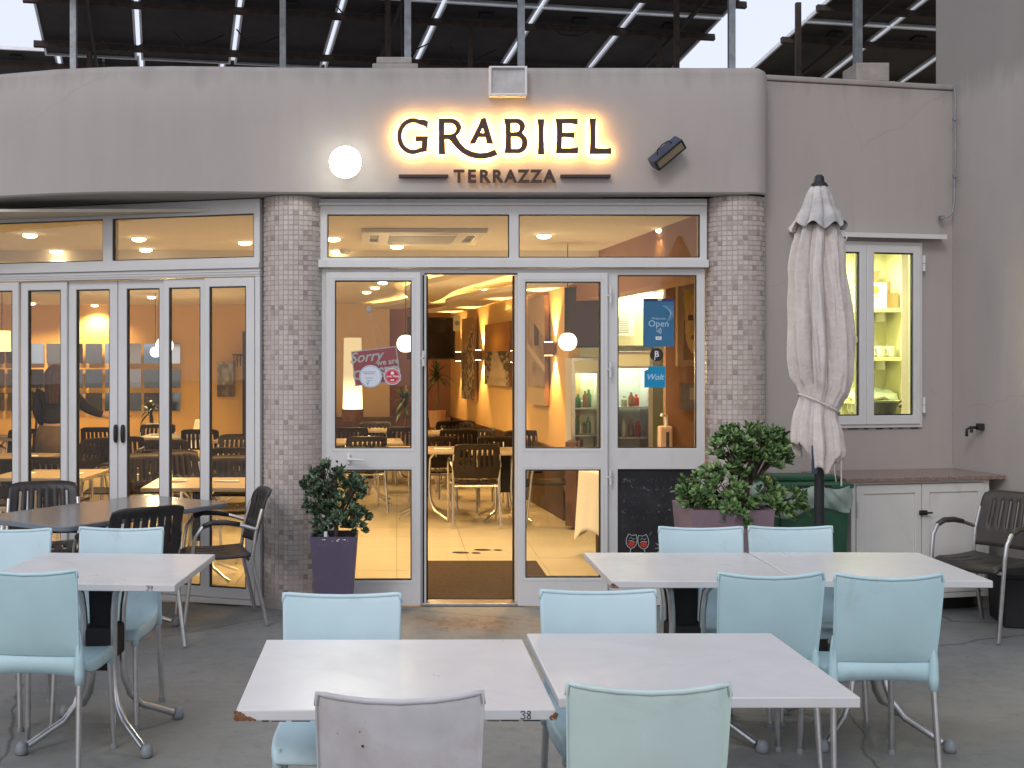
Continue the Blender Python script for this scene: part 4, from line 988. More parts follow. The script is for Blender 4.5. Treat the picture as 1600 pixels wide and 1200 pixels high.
# --- dark slatted armchair with aluminium tubes; sitter faces +Y
def make_dark(m, detail=True, n=8):
    root = empty('slatted_armchair', label='x', cat='chair')
    W_ = .235
    def back(u, v):
        x = (u*2-1)*W_*(1-.05*v*v if v > .5 else 1)
        e = abs(u*2-1); top = .845-.022*e**6
        return (x, -.205-.085*v-.045*(1-(u*2-1)**2)-.02*(v > .9)*(v-.9)*10, lerp(.50, top, v))
    nu, nv = (27, 12)
    def skip(i, j): return (i in (4, 7, 10, 16, 19, 22) or i == 13) and 4 <= j <= 9
    MB().grid(back, nu, nv, skip).build('backrest', m, root, smooth=True, solid=.012)
    def seat(u, v):
        a = u*2-1; return (a*.225*(1 if v < .9 else .97), lerp(-.20, .215, v), .442+.010*a*a-.010*math.sin(v*math.pi)-(.035*max(0, (v-.82)/.18)**2))
    MB().grid(seat, 23, 10, lambda i, j: i in (4, 8, 14, 18) and 3 <= j <= 7).build('seat', m, root, smooth=True, solid=.02)
    for s in (-1, 1):
        MB().tube([(s*.245, .225, .012), (s*.245, .19, .30), (s*.247, .17, .50), (s*.250, .155, .585), (s*.252, .115, .640), (s*.252, .05, .662), (s*.250, -.04, .660), (s*.246, -.14, .642), (s*.238, -.225, .615)], .0125, n).build('front_leg_and_arm', M['steel'], root, smooth='auto')
        MB().tube([(s*.235, -.295, .012), (s*.232, -.24, .25), (s*.228, -.20, .43), (s*.232, -.225, .60), (s*.225, -.265, .74)], .0125, n).build('rear_leg', M['steel'], root, smooth='auto')
        MB().tube([(s*.252, .11, .645), (s*.252, .05, .668), (s*.250, -.04, .666), (s*.247, -.12, .650)], [.016, .018, .018, .015], n).build('arm_pad', m, root, smooth=True)
    MB().tube([(-.24, .18, .415), (.24, .18, .415)], .011, 6).tube([(-.23, -.19, .415), (.23, -.19, .415)], .011, 6).build('seat_rail', M['steel'], root, smooth='auto')
    register(root); return root
dk1 = make_dark(M['brown_out']); GD = 'dark slatted armchairs on the terrace'
place(dk1, True, (-1.165, 7.60, 0), R(106), 'dark slatted armchair with silver arms in side view right of the grey table', GD)
place(dk1, False, (-1.60, 6.98, 0), R(38), 'dark slatted armchair with its back to us at the near side of the grey table', GD)
place(dk1, False, (-2.33, 7.80, 0), R(196), 'dark armchair behind the grey table, close to the folding doors', GD)
dkt = make_dark(M['taupe'])
dkt.name = 'slatted_armchair'
place(dkt, True, (3.62, 7.28, 0), R(118), 'faded dark armchair with silver tube arms in front of the white cabinet', GD)

# ================================================================ PLANTS
def leafcluster(mb, cols_, p, d, n, L_, w_, rnd, pal):
    d = d.normalized(); a = d.orthogonal().normalized(); b = d.cross(a)
    for k in range(n):
        t = k*2.4+rnd.uniform(-.3, .3); sp = rnd.uniform(.35, 1.15)*(.35+k/n)
        dr = (d+(a*math.cos(t)+b*math.sin(t))*sp).normalized(); sd_ = dr.cross(d); sd_ = sd_.normalized() if sd_.length > 1e-4 else a
        l = L_*rnd.uniform(.75, 1.2); ww = w_*rnd.uniform(.8, 1.15); up = sd_.cross(dr)*-.1*l
        q = p+d*rnd.uniform(-.01, .012)
        A_ = [q-sd_*ww*.2, q+sd_*ww*.2, q+dr*l*.45+sd_*ww*.5+up*.3, q+dr*l*.8+sd_*ww*.48+up, q+dr*l+up*1.6, q+dr*l*.8-sd_*ww*.48+up, q+dr*l*.45-sd_*ww*.5+up*.3, q+dr*l*.5+up*.3-up*.8]
        mb.add(A_, [(0, 1, 2, 7), (7, 2, 3, 4), (7, 4, 5, 6), (0, 7, 6)])
        c = rnd.choice(pal) if rnd.random() > .015 else (.20, .17, .05); v = rnd.uniform(.85, 1.5); cols_ += [(c[0]*v, c[1]*v, c[2]*v)]*4
def shrub(name, loc, blobs, trunk, ntips, L_, w_, pal, lab, seed):
    rnd = random.Random(seed); o = empty(name, loc, 0, lab, 'shrub')
    tw = MB(); lf = MB(); cols_ = []
    for pts, r_ in trunk: tw.tube(pts, r_, 7)
    tot = sum(b[3] for b in blobs)
    for (c, r3, root, wt) in blobs:
        c = Vector(c); root = Vector(root)
        for k in range(int(ntips*wt/tot)):
            while True:
                v = Vector((rnd.uniform(-1, 1), rnd.uniform(-1, 1), rnd.uniform(-1, 1)))
                if .01 < v.length < 1: break
            v = v.normalized()*(rnd.uniform(.45, 1.0)**.5)
            # clumpy outline
            v *= 1+.18*math.sin(v.x*7+seed)*math.cos(v.z*6+seed)
            tip = c+Vector((v.x*r3[0], v.y*r3[1], v.z*r3[2]))
            d = (tip-root*.5-c*.5); d.z += .04
            if rnd.random() < .45:
                mid = c.lerp(tip, .4)+Vector((rnd.uniform(-.02, .02),)*3); tw.tube([root, root.lerp(mid, .6)+Vector((0, 0, -.01)), mid, tip], [.005, .004, .003, .0018], 4)
            leafcluster(lf, cols_, tip, d, rnd.randint(8, 12), L_, w_, rnd, pal)
    tw.build('branches', M['bark'], o, smooth=True)
    f = lf.build('foliage', M['leaf'], o); f['kind'] = 'stuff'
    cc = cols_; paintcols(f, lambda i, p: cc[i])
    return o
def planter(name, loc, w0, w1, h, m, lab, rz=0):
    o = empty(name, loc, rz, lab, 'planter')
    n = 5; vs = []
    rings = [(w0, 0), (w0*.5+w1*.5, h*.5), (w1, h), (w1*1.01, h), (w1*.92, h), (w1*.90, h-.05)]
    for (w_, z) in rings:
        for (sx, sy) in ((-1, -1), (1, -1), (1, 1), (-1, 1)): vs.append((sx*w_/2, sy*w_/2, z))
    fs = [(3, 2, 1, 0)]+[(j*4+k, j*4+(k+1) % 4, (j+1)*4+(k+1) % 4, (j+1)*4+k) for j in range(5) for k in range(4)]
    mb = MB(); mb.add(vs, fs); mb.build('pot', m, o, bevel=.008, seg=3)
    MB().grid(lambda u, v: ((u-.5)*w1*.92, (v-.5)*w1*.92, h-.035+.012*math.sin(u*9)*math.cos(v*8)), 8, 8).build('soil', M['soil'], o)
    return o
YP = 7.55
pl = planter('planter', ((521.5-CX)*YP/F, YP+.1, 0), .215, .30, EYE-(841-CY)*7.45/F, M['purple'], 'tall dark purple tapered planter beside the left mosaic column')
MB().box(-.062, -.042, -.11, -.104, .0, .085).build('plant_tag', M['whiteplastic'], pl).location = (0, 0, .50)
rnd = random.Random(4); ch = MB()
for k in range(12):
    x_ = rnd.uniform(-.10, .10); r_ = rnd.uniform(.002, .006); zc_ = .543-rnd.random()*.012
    ch.add([(x_+r_*1.5*math.cos(q*1.047), -.1502, zc_+r_*math.sin(q*1.047)) for q in range(6)], [tuple(range(6))])
ch.build('flaked_paint', M['whiteplastic'], pl)
zp = EYE-(841-CY)*7.45/F; sc_ = 7.6/F
def sp(px, py, dy=0): return ((px-523)*sc_, dy, EYE-(py-CY)*sc_-zp)
shrub('pittosporum_shrub', ((523-CX)*sc_, 7.65, zp), [(sp(512, 752), (.115, .10, .105), sp(524, 800), 1.15), (sp(553, 765), (.075, .10, .075), sp(528, 800), .7), (sp(498, 787), (.085, .09, .10), sp(522, 815), .75), (sp(533, 798), (.10, .1, .10), sp(526, 815), .9), (sp(557, 815), (.085, .09, .065), sp(530, 825), .6), (sp(486, 757), (.05, .07, .05), sp(505, 780), .35), (sp(500, 826), (.06, .07, .05), sp(518, 835), .3)],
      [([sp(524, 846), sp(525, 825), sp(519, 795), sp(513, 765)], [.018, .015, .010, .006]), ([sp(525, 825), sp(535, 805), sp(548, 780)], [.011, .008, .005]), ([sp(522, 820), sp(505, 800), sp(496, 780)], [.009, .007, .004])],
      270, .044, .015, [(.055, .095, .055), (.07, .115, .06), (.09, .145, .085), (.045, .075, .05), (.12, .17, .11), (.06, .10, .04)], 'small grey-green pittosporum shrub growing in the dark purple planter', 21)
YQ = 7.30
zq = EYE-(797-CY)*7.05/F
pq = planter('planter', ((1146-CX)*7.05/F, YQ, 0), .38, .50, zq, M['mauve'], 'wide mauve planter behind the right-hand blue chairs', 0)
sq_ = 7.3/F
def sr(px, py, dy=0): return ((px-1146)*sq_, dy, EYE-(py-CY)*sq_-zq)
shrub('pittosporum_shrub', ((1146-CX)*7.3/F, YQ, zq), [(sr(1188, 692, 0), (.155, .14, .10), sr(1172, 760), 1.2), (sr(1145, 700, 0), (.13, .12, .12), sr(1160, 760), 1.1), (sr(1208, 705, -.05), (.09, .1, .12), sr(1180, 750), .7), (sr(1110, 762, -.1), (.20, .14, .125), sr(1150, 795), 1.5), (sr(1082, 772, -.1), (.12, .1, .07), sr(1130, 795), .5), (sr(1140, 790, -.22), (.10, .08, .09), sr(1152, 800), .5), (sr(1213, 782, -.15), (.115, .09, .075), sr(1165, 795), .7), (sr(1196, 765, -.05), (.07, .08, .07), sr(1165, 790), .35), (sr(1163, 735, .05), (.08, .1, .09), sr(1165, 790), .45)],
      [([sr(1163, 808), sr(1166, 775), sr(1168, 735), sr(1180, 700)], [.024, .02, .014, .008]), ([sr(1166, 775), sr(1155, 740), sr(1143, 710)], [.014, .010, .006]), ([sr(1163, 800), sr(1140, 785), sr(1110, 770)], [.014, .010, .006]), ([sr(1165, 795), sr(1190, 782), sr(1210, 780)], [.010, .008, .004])],
      430, .048, .018, [(.08, .15, .045), (.10, .19, .06), (.135, .23, .08), (.06, .11, .04), (.17, .26, .10), (.075, .15, .06)], 'bushy bright green pittosporum spilling over the mauve planter', 9)

# ================================================================ PARASOL
YU = 6.5
UX = (1280-CX)*YU/F; s_u = F/YU
PU = empty('closed_parasol', (UX, YU, 0), 0, 'closed beige parasol tied with a cord on a black pole', 'parasol')
uz = lambda py: EYE-(py-CY)/s_u
MB().tube([(0, 0, .02), (0, 0, uz(300))], .0265, 16).build('pole', M['darkmetal'], PU, smooth='auto')
MB().lathe([(.32, 0), (.32, .03), (.30, .06), (.06, .075), (.045, .09), (.042, .30), (0.03, .30)], 36, (0, 0, .001)).build('base', M['darkmetal'], PU, smooth='auto')
MB().lathe([(.050, uz(292)), (.040, uz(287)), (.028, uz(284)), (.024, uz(276)), (.012, uz(273)), (0, uz(272.5))], 20).build('finial', M['darkmetal'], PU, smooth='auto')
def interp(T, y):
    for (a, ra), (b, rb_) in zip(T, T[1:]):
        if a <= y <= b:
            t = (y-a)/(b-a); t = t*t*(3-2*t)*.5+t*.5; return ra+(rb_-ra)*t
    return T[0][1] if y < T[0][0] else T[-1][1]
NF = 96
# main body: radii, centre offsets by image row
TB = [(345, 25), (365, 33), (385, 38), (420, 41), (480, 45), (530, 48), (570, 48), (600, 43), (620, 34), (632, 30), (642, 31), (665, 36), (700, 40), (720, 37), (740, 36)]
TC = [(345, 0), (420, -2), (480, 0), (560, 3), (600, 3), (632, -1), (660, -3), (700, -2), (740, -2)]
def pleat(t, y, k):
    # eight deep, uneven folds that drift with height
    ph = .22*math.sin(y/70+1.3)+.10*math.sin(y/31)
    a = t*8+ph*2+.35*math.sin(t*2+1)+.25*math.sin(t*3+y/90)
    s_ = abs(math.sin(a/2))
    q = (a/(2*math.pi)) % 1; tri = q/.72 if q < .72 else (1-q)/.28
    f = .52+.50*tri**.75+.035*math.sin(t*17+y/40)+.018*math.sin(t*37-y/19)
    return f
def bodyfn(u, v):
    t = u*2*math.pi; hem = 712+16*math.sin(t*1.0+2.4)+13*math.sin(t*3+.5)+7*math.sin(t*8)
    y = lerp(350, hem, v); tie = 633-14*math.cos(t)*-1
    yy = y+ (14*math.cos(t) if 560 < y < 700 else 14*math.cos(t)*max(0, 1-abs(y-630)/100))*-1
    r_ = interp(TB, yy)/s_u; f = pleat(t, y, 0)
    if y > 600: f = lerp(f, .80+.20*abs(math.sin(t*4+y/120)), .35)
    if abs(yy-632) < 22: f = lerp(f, .88, .5*(1-abs(yy-632)/22))
    r_ *= f*1.04
    return (r_*math.cos(t)+interp(TC, y)/s_u, r_*math.sin(t)*.9, uz(y))
body = MB().grid(bodyfn, 256, 90).build('canopy', M['fabric'], PU, smooth=True, solid=.003)
def capfn(u, v):
    t = u*2*math.pi; hem = 356+5*math.cos(8*t+1)+3*math.sin(3*t)+3*math.sin(t)
    y = lerp(291, hem, v); TT = [(280, 10), (291, 13), (305, 19), (320, 24), (340, 33), (360, 45)]
    fo = lerp(.86, .68, v)+lerp(.14, .36, v)*abs(math.sin(t*4+.4+.2*math.sin(y/14)))**.6+.03*math.sin(t*13)*v
    r_ = interp(TT, y)/s_u*fo*1.03
    return (r_*math.cos(t)-.003*v, r_*math.sin(t)*.95, uz(y))
MB().grid(capfn, 240, 40).build('vent_cap', M['grime'], PU, smooth=True, solid=.003)
cord = []
for k in range(49):
    t = k/48*2*math.pi; y = 631+15*math.cos(t); cord.append((.112*math.cos(t)*.97-.003, .112*math.sin(t)*.92, uz(y)))
MB().tube(cord, .0055, 8).build('tie_cord', M['fabric'], PU, smooth=True)
MB().tube([(.105, -.03, uz(690)), (.098, -.06, uz(725)), (.103, -.05, uz(758))], .004, 6).tube([(.04, -.11, uz(722)), (.046, -.11, uz(738)), (.052, -.11, uz(750))], .0022, 5).build('loose_string', M['fabric'], PU)
MB().tube([(.125, -.02, uz(362)), (.14, -.03, uz(372)), (.13, -.03, uz(378)), (.12, -.03, uz(372))], .004, 6).build('rib_ring', M['whiteplastic'], PU)
MB().box(-.075, -.045, -.098, -.09, uz(738), uz(694)).build('dark_strap', M['navy'], PU, bevel=.003)
# ================================================================ BIN + LINER
BN = empty('wheelie_bin', ((1262-CX)*7.62/F, 7.68, 0), R(4), 'green plastic bin with a loose translucent liner behind the parasol', 'bin')
MB().box(-.235, .235, -.16, .22, .04, .86, .03, .03).build('body', M['bin'], BN, bevel=.02, seg=3)
MB().plate(-.25, .25, .862, .89, -.175, .235).build('rim', M['bin'], BN, bevel=.006)
MB().box(-.245, .245, .0, .24, .8905, .925).build('lid', M['bin'], BN, bevel=.012, seg=3)
MB().box(-.14, .10, -.181, -.1755, .868, .884).build('rim_slot', M['gasket'], BN)
for s in (-1, 1): MB().lathe([(.05, -.02), (.06, -.012), (.06, .012), (.05, .02)], 16, (s*.20, .17, .061), 'x').build('wheel', M['gasket'], BN, smooth='auto')
lm_ = bpy.data.materials.new('bin_liner_film'); lm_.use_nodes = True; nt = lm_.node_tree; b = nt.nodes['Principled BSDF']
b.inputs['Base Color'].default_value = (.55, .68, .62, 1); b.inputs['Roughness'].default_value = .3; b.inputs['Alpha'].default_value = .5
M['liner'] = lm_
def linfn(u, v):
    t = u*2*math.pi; c, s = math.cos(t), math.sin(t); k = 6
    e = (abs(c)**k+abs(s)**k)**(-1/k)
    wob = .010*math.sin(9*t+v*5)+.008*math.sin(17*t-v*9)+.012*math.sin(4*t)*v
    bul = 1.06+.10*math.sin(v*math.pi)*(.7+.5*math.sin(3*t+.5))
    z = .872-v*(.17+.03*math.sin(2*t+1)+.02*math.sin(5*t))+.012*math.sin(7*t)*(1-v)
    return (c*e*(.245*bul)+wob, s*e*.205*bul+.03+wob, z)
MB().grid(linfn, 90, 14).build('liner', lm_, BN, smooth=True, solid=.0015)

# ================================================================ CABINET
CO = W(.93, .25, 0)
CB = empty('outdoor_cabinet', CO, 0, 'white two-door cabinet with a speckled granite top under the kitchen window', 'cabinet')
def cm(): return MB(lambda s, t, z: W(s, t, z)-CO)
cm().box(.42, 1.45, .02, .46, .10, .879).build('carcass', M['cabinet'], CB)
cm().plate(.42, 1.452, .095, .879, .461, .495, [(.452, 1.415, .13, .862)]).build('front_frame', M['cabinet'], CB, bevel=.003)
cm().box(.47, 1.41, .02, .40, .001, .0945).build('toe_void_shade', M['gasket'], CB)  # black block painted as the shade in the void under the cabinet
for (a, b_, sx) in ((.456, .934, 0), (.941, 1.411, 1)):
    d = cm(); d.plate(a, b_, .134, .858, .464, .500, [(a+.055, b_-.045, .19, .80)]); d = d.build('door', M['cabinet'], CB, bevel=.003)
    cm().box(a+.056, b_-.046, .466, .489, .191, .799).build('door_panel', M['cabinet'], d)
    for zz in (.24, .70):
        hx = a+.006 if sx == 0 else b_-.006
        cm().tube([(hx, .506, zz-.05), (hx, .506, zz+.05)], .009, 8).build('hinge', M['alu'], d, smooth='auto')
cm().box(.9345, .9405, .463, .4785, .14, .85).build('door_gap_seal', M['gasket'], CB)
cm().box(.915, .965, .501, .522, .655, .685).tube([(.90, .53, .67), (.995, .53, .67)], .007, 6).build('latch', M['darkmetal'], CB, bevel=.002)
cm().plate(.36, 1.545, .8795, .908, .0, .535).build('granite_top', M['granite'], CB, bevel=.004)
cm().box(1.4525, 1.50, .02, .44, .001, .879).build('end_post', M['stucco'], CB)
# black box on the floor at the right edge
BX = empty('storage_box', (4.02, 7.55, 0), R(-13), 'low black box on the floor behind the faded armchair', 'box')
MB().box(-.19, .19, -.2, .2, .0, .31, .012, .012).build('body', M['black'], BX, bevel=.012); MB().box(-.20, .20, -.21, .21, .3105, .34).build('lid', M['black'], BX, bevel=.008)
# tap on the tall wall
yt = 8.15; xt = xa(yt); TP = empty('outdoor_tap', (xt, yt, EYE-(668-CY)*yt/F), 0, 'small black water tap on the tall right-hand wall', 'tap')
MB().box(-.045, -.001, -.02, .02, -.018, .028).build('wall_block', M['gasket'], TP, bevel=.004)
MB().tube([(-.04, 0, .0), (-.095, -.005, .0), (-.118, -.008, -.012), (-.12, -.008, -.06)], .010, 8).build('spout', M['gasket'], TP, smooth=True)
MB().tube([(-.085, -.005, .0), (-.085, -.005, -.035)], .011, 8).build('lever', M['gasket'], TP)
# thin cable running down the corner
cbx = empty('wall_cable', (3.95, 8.37, 2.9), 0, 'thin grey cable clipped down the corner of the right walls', 'cable')
cc = MB(lambda x, y, z: (x-3.95, y-8.37, z-2.9)); cpts = []
for (px, py) in ((1492, 133), (1493, 160), (1492, 186), (1493, 230), (1492, 275), (1491, 315), (1488, 332), (1482, 338), (1473, 340)):
    cpts.append(at(px, py, 8.38+ (1490-px)*.0002) - Vector((0, 0.0, 0)))
cc.tube(cpts, .0065, 6).build('wire', M['galv'], cbx, smooth=True)
ck = MB(lambda x, y, z: (x-3.95, y-8.37, z-2.9))
for (px, py) in ((1492, 186), (1492, 275)): p = at(px, py, 8.37); ck.box(p.x-.014, p.x+.014, p.y-.01, p.y+.01, p.z-.01, p.z+.01)
p = at(1473, 340, 8.37); ck.box(p.x-.018, p.x+.012, p.y-.012, p.y+.03, p.z-.014, p.z+.014)
ck.build('cable_clip', M['galv'], cbx)
# ================================================================ INTERIOR
ZC = 2.6; ZF = 2.7
# --- recessed ceiling lights (each carries its own lamp)
def downlight(px, py, power, lab, first=[None]):
    Y = (ZC-EYE)*F/(CY-py); zc_ = ZC
    if Y < 11.1: Y = min((ZF-EYE)*F/(CY-py), 11.0); zc_ = ZF
    X = (px-CX)*Y/F
    o = empty('ceiling_light', (X, Y, zc_), 0, lab, 'ceiling light', 'recessed ceiling spots')
    MB().lathe([(.045, -.001), (.062, -.001), (.062, -.008), (.046, -.010), (.045, -.001)], 20).build('trim_ring', M['whiteplastic'], o, smooth='auto')
    MB().lathe([(0, -.0105), (.050, -.0105), (.058, -.016), (.052, -.026), (.03, -.034), (0, -.036)], 20).build('bulb', M['bulb'], o)
    l = bpy.data.lights.new('spot', 'SPOT'); l.energy = power; l.spot_size = R(140); l.spot_blend = .7; l.color = (1, .62, .235); l.shadow_soft_size = .05
    lo = bpy.data.objects.new('lamp', l); col.objects.link(lo); lo.parent = o; lo.location = (0, 0, -.06)
    return o
DL = [(217, 371, 'seen highest in the left transom pane'), (383, 377, 'near the right end of the left transom'), (228, 388, 'lower one in the left transom pane'), (88, 397, 'low in the far left transom pane'), (47, 365, 'high in the far left transom pane'),
      (521, 371, 'at the left edge of the centre transom'), (527, 399, 'beside the smoke detector'), (620, 383, 'just behind the ceiling cassette'), (850, 366, 'at the left of the right transom pane'), (1036, 357, 'at the right end of the right transom'),
      (598, 440, 'nearest of three behind the left door glass'), (586, 448, 'middle of three behind the left door glass'), (573, 455, 'farthest of three behind the left door glass'),
      (50, 473, 'over the mirror wall at the far left'), (148, 476, 'over the mirror wall behind the standing woman'), (246, 478, 'over the right end of the mirror wall'), (340, 479, 'washing the ochre wall beside the coat hooks'), (237, 463, 'in front of the mirror wall'),
      (708, 431, 'bright one seen through the open doorway'), (760, 452, 'deep in the room along the side wall'), (640, 462, 'over the television corner')]
for px, py, lab in DL:
    far = py > 455
    downlight(px, py, (180 if far else 102), 'round warm ceiling spot '+lab)
# --- air-conditioning cassettes
def cassette(X, Y, w_, lab, rz=0):
    o = empty('ceiling_cassette', (X, Y, ZF if Y < 11 else ZC), rz, lab, 'air conditioner')
    w2 = w_/2; t = w_*.11
    MB().plate(-w2, w2, -w2, w2, 0, 0).v
    mp = lambda x, y, z: (x, z, y)
    MB(mp).plate(-w2, w2, -w2, w2, -.035, -.001, [(-w2*.55, w2*.55, w2*.72, w2*.86), (-w2*.55, w2*.55, -w2*.86, -w2*.72), (-w2*.86, -w2*.72, -w2*.55, w2*.55), (w2*.72, w2*.86, -w2*.55, w2*.55)]).build('panel', M['whiteplastic'], o, bevel=.006)
    MB(mp).box(-w2*.9, w2*.9, -.012, -.003, -w2*.9, w2*.9).build('air_slot', M['cap'], o)
    g_ = MB(mp)
    for k in range(12): g_.box(-w2*.55, w2*.55, -.042, -.0355, -w2*.5+k*w2*.087, -w2*.5+k*w2*.087+.012)
    g_.build('grille', M['whiteplastic'], o)
cassette(.20, 9.68, .98, 'white square air conditioning cassette in the ceiling behind the centre transom', R(2))
cassette(-4.6, 15.6, .95, 'air conditioning cassette in the ceiling at the far left')
sd = empty('smoke_detector', ((539-CX)*11/F, 10.95, ZF), 0, 'small white smoke detector on the ceiling', 'smoke detector')
MB().lathe([(.055, -.001), (.055, -.02), (.04, -.04), (0, -.042)], 20).build('housing', M['whiteplastic'], sd, smooth='auto')
MB().lathe([(.041, -.024), (.049, -.024), (.049, -.029), (.041, -.029)], 16).build('vent', M['gasket'], sd)
# --- curved dropped ceiling waves with hidden warm strips by the side wall
for (nm_, w0, w1, dz, ph, lab) in (('ceiling_wave', .10, .62, .16, 0, 'curved dropped ceiling wave nearest the side wall'), ('ceiling_wave', .85, 1.35, .10, 1.6, 'outer curved ceiling wave over the tables')):
    o = empty(nm_, (0, 15, ZC), 0, lab, 'ceiling feature'); N = 36; vs = []
    for i in range(N+1):
        Y = 11.2+(19.2-11.2)*i/N; wv_ = .16*math.sin(i/N*9+ph); xr = rx(Y)
        xa_, xb_ = xr-w1+wv_, xr-w0+wv_*.4
        for (x_, z_) in ((xa_, -dz), (xb_, -dz), (xb_, -dz+.02), (xa_+.02, -dz+.02), (xa_+.02, -dz+.055), (xa_, -dz+.055)): vs.append((x_, Y-15, z_))
    fs = [(6*i+k, 6*i+6+k, 6*i+6+(k+1) % 6, 6*i+(k+1) % 6) for i in range(N) for k in range(6)]+[(0, 1, 2, 3, 4, 5)]
    mb = MB(); mb.add(vs, fs); mb.build('wave_panel', M['in_ceiling'], o)
    vs2 = []
    for i in range(N+1):
        Y = 11.2+(19.2-11.2)*i/N; wv_ = .16*math.sin(i/N*9+ph); xr = rx(Y); xa_ = xr-w1+wv_
        vs2.append((xa_+.10, Y-15, -dz+.032))
    MB().tube(vs2, .006, 5).build('led_strip', emat('cove_led'+str(ph), (1, .60, .17), 90), o)
# --- pendants
def globe(px, py, Y, r, lab):
    p = at(px, py, Y); o = empty('globe_pendant', p, 0, lab, 'pendant lamp')
    MB().lathe([(r*.45, r*.88), (r*.1, r*.98)][::-1]+[(r*math.cos(R(a)), r*math.sin(R(a))) for a in range(58, -70, -8)]+[(r*.3, -r*.93), (0, -r*.93)], 28).build('globe', M['globe'], o, smooth=True)
    MB().tube([(0, 0, r*.95), (0, 0, (ZF if Y < 11.1 else ZC)-p.z)], .004, 6).lathe([(.02, r*.9), (.022, r*1.1), (.008, r*1.3)], 10).build('cord', M['gasket'], o)
    l = bpy.data.lights.new('glow', 'POINT'); l.energy = 30; l.color = (1, .72, .38); l.shadow_soft_size = r
    lo = bpy.data.objects.new('lamp', l); col.objects.link(lo); lo.parent = o; lo.location = (0, 0, -r-.12)
globe(887, 534, 10.4, .081, 'round white globe pendant seen through the right door glass')
globe(634, 537, 12.5, .095, 'globe pendant half hidden by the left door stile')
globe(257, 540, 13.5, .10, 'large globe pendant in front of the mirror wall')
globe(243, 550, 16.5, .075, 'smaller globe pendant just left of the large one')
p = at(3, 533, 11.5); cyl = empty('cylinder_pendant', p, 0, 'glowing yellow cylinder pendant at the left edge', 'pendant lamp')
MB().lathe([(0, .10), (.08, .10), (.085, -.10), (0, -.10)], 24).build('shade', emat('yellow_shade', (1, .78, .22), 2.6), cyl, smooth='auto'); MB().tube([(0, 0, .1), (0, 0, ZC-p.z)], .004, 6).build('cord', M['gasket'], cyl)
# --- tall glowing column lamp on the bench
p0 = at(551, 642, 17.5); cl = empty('column_lamp', p0, 0, 'tall white fabric column lamp glowing brightest at the bottom', 'lamp')
mm = bpy.data.materials.new('column_lamp_shade'); mm.use_nodes = True; nt = mm.node_tree; nt.nodes.clear()
tc = nt.nodes.new('ShaderNodeTexCoord'); sx = nt.nodes.new('ShaderNodeSeparateXYZ'); mr = nt.nodes.new('ShaderNodeMapRange'); mr.inputs[1].default_value = .05; mr.inputs[2].default_value = .55; mr.inputs[3].default_value = 5; mr.inputs[4].default_value = 1.0; mr.interpolation_type = 'SMOOTHSTEP'
e = nt.nodes.new('ShaderNodeEmission'); e.inputs[0].default_value = (1, .70, .34, 1); ou = nt.nodes.new('ShaderNodeOutputMaterial')
nt.links.new(tc.outputs['Object'], sx.inputs[0]); nt.links.new(sx.outputs[2], mr.inputs[0]); nt.links.new(mr.outputs[0], e.inputs[1]); nt.links.new(e.outputs[0], ou.inputs[0])
MB().lathe([(0, .03), (.145, .03), (.14, .3), (.13, 1.08), (0, 1.08)], 28).build('shade', mm, cl, smooth='auto'); MB().lathe([(.16, -.15), (.16, .029)], 24).build('foot', M['dado'], cl)
# --- sconces with light up and down
def sconce(px, py, lab):
    lo_, hi_ = 9.0, 20.0
    for _ in range(40):
        mid = (lo_+hi_)/2
        if CX+(rx(mid)-.08)*F/mid > px: lo_ = mid
        else: hi_ = mid
    Y = (lo_+hi_)/2; X = rx(Y)-.08; z = EYE-(py-CY)*Y/F
    o = empty('wall_sconce', (X, Y, z), 0, lab, 'wall light', 'up and down wall lights')
    MB().plate(-.055, .055, -.07, .07, -.06, .06, []).build('box', mat('bronze_sconce', (.16, .09, .045), .5), o, bevel=.004)
    for s in (1, -1):
        MB().box(-.04, .04, -.045, .045, s*.0705, s*.0745).build('bulb', M['bulb'], o)
        l = bpy.data.lights.new('beam', 'SPOT'); l.energy = 120; l.spot_size = R(84); l.spot_blend = .5; l.color = (1, .58, .20); l.shadow_soft_size = .02
        q = bpy.data.objects.new('lamp', l); col.objects.link(q); q.parent = o; q.location = (.01, 0, s*.09); q.rotation_euler = Vector((.16, 0, s)).to_track_quat('-Z', 'Y').to_euler()
def _unused(): pass
for (px, py, lab) in ((716, 557, 'bronze wall light between television and narrow picture'), (747, 555, 'bronze wall light between the two canvases'), (803, 557, 'bronze wall light at the right edge of the open doorway'), (857, 545, 'bronze wall light right of the canvas behind the door glass')):
    sconce(px, py, lab)
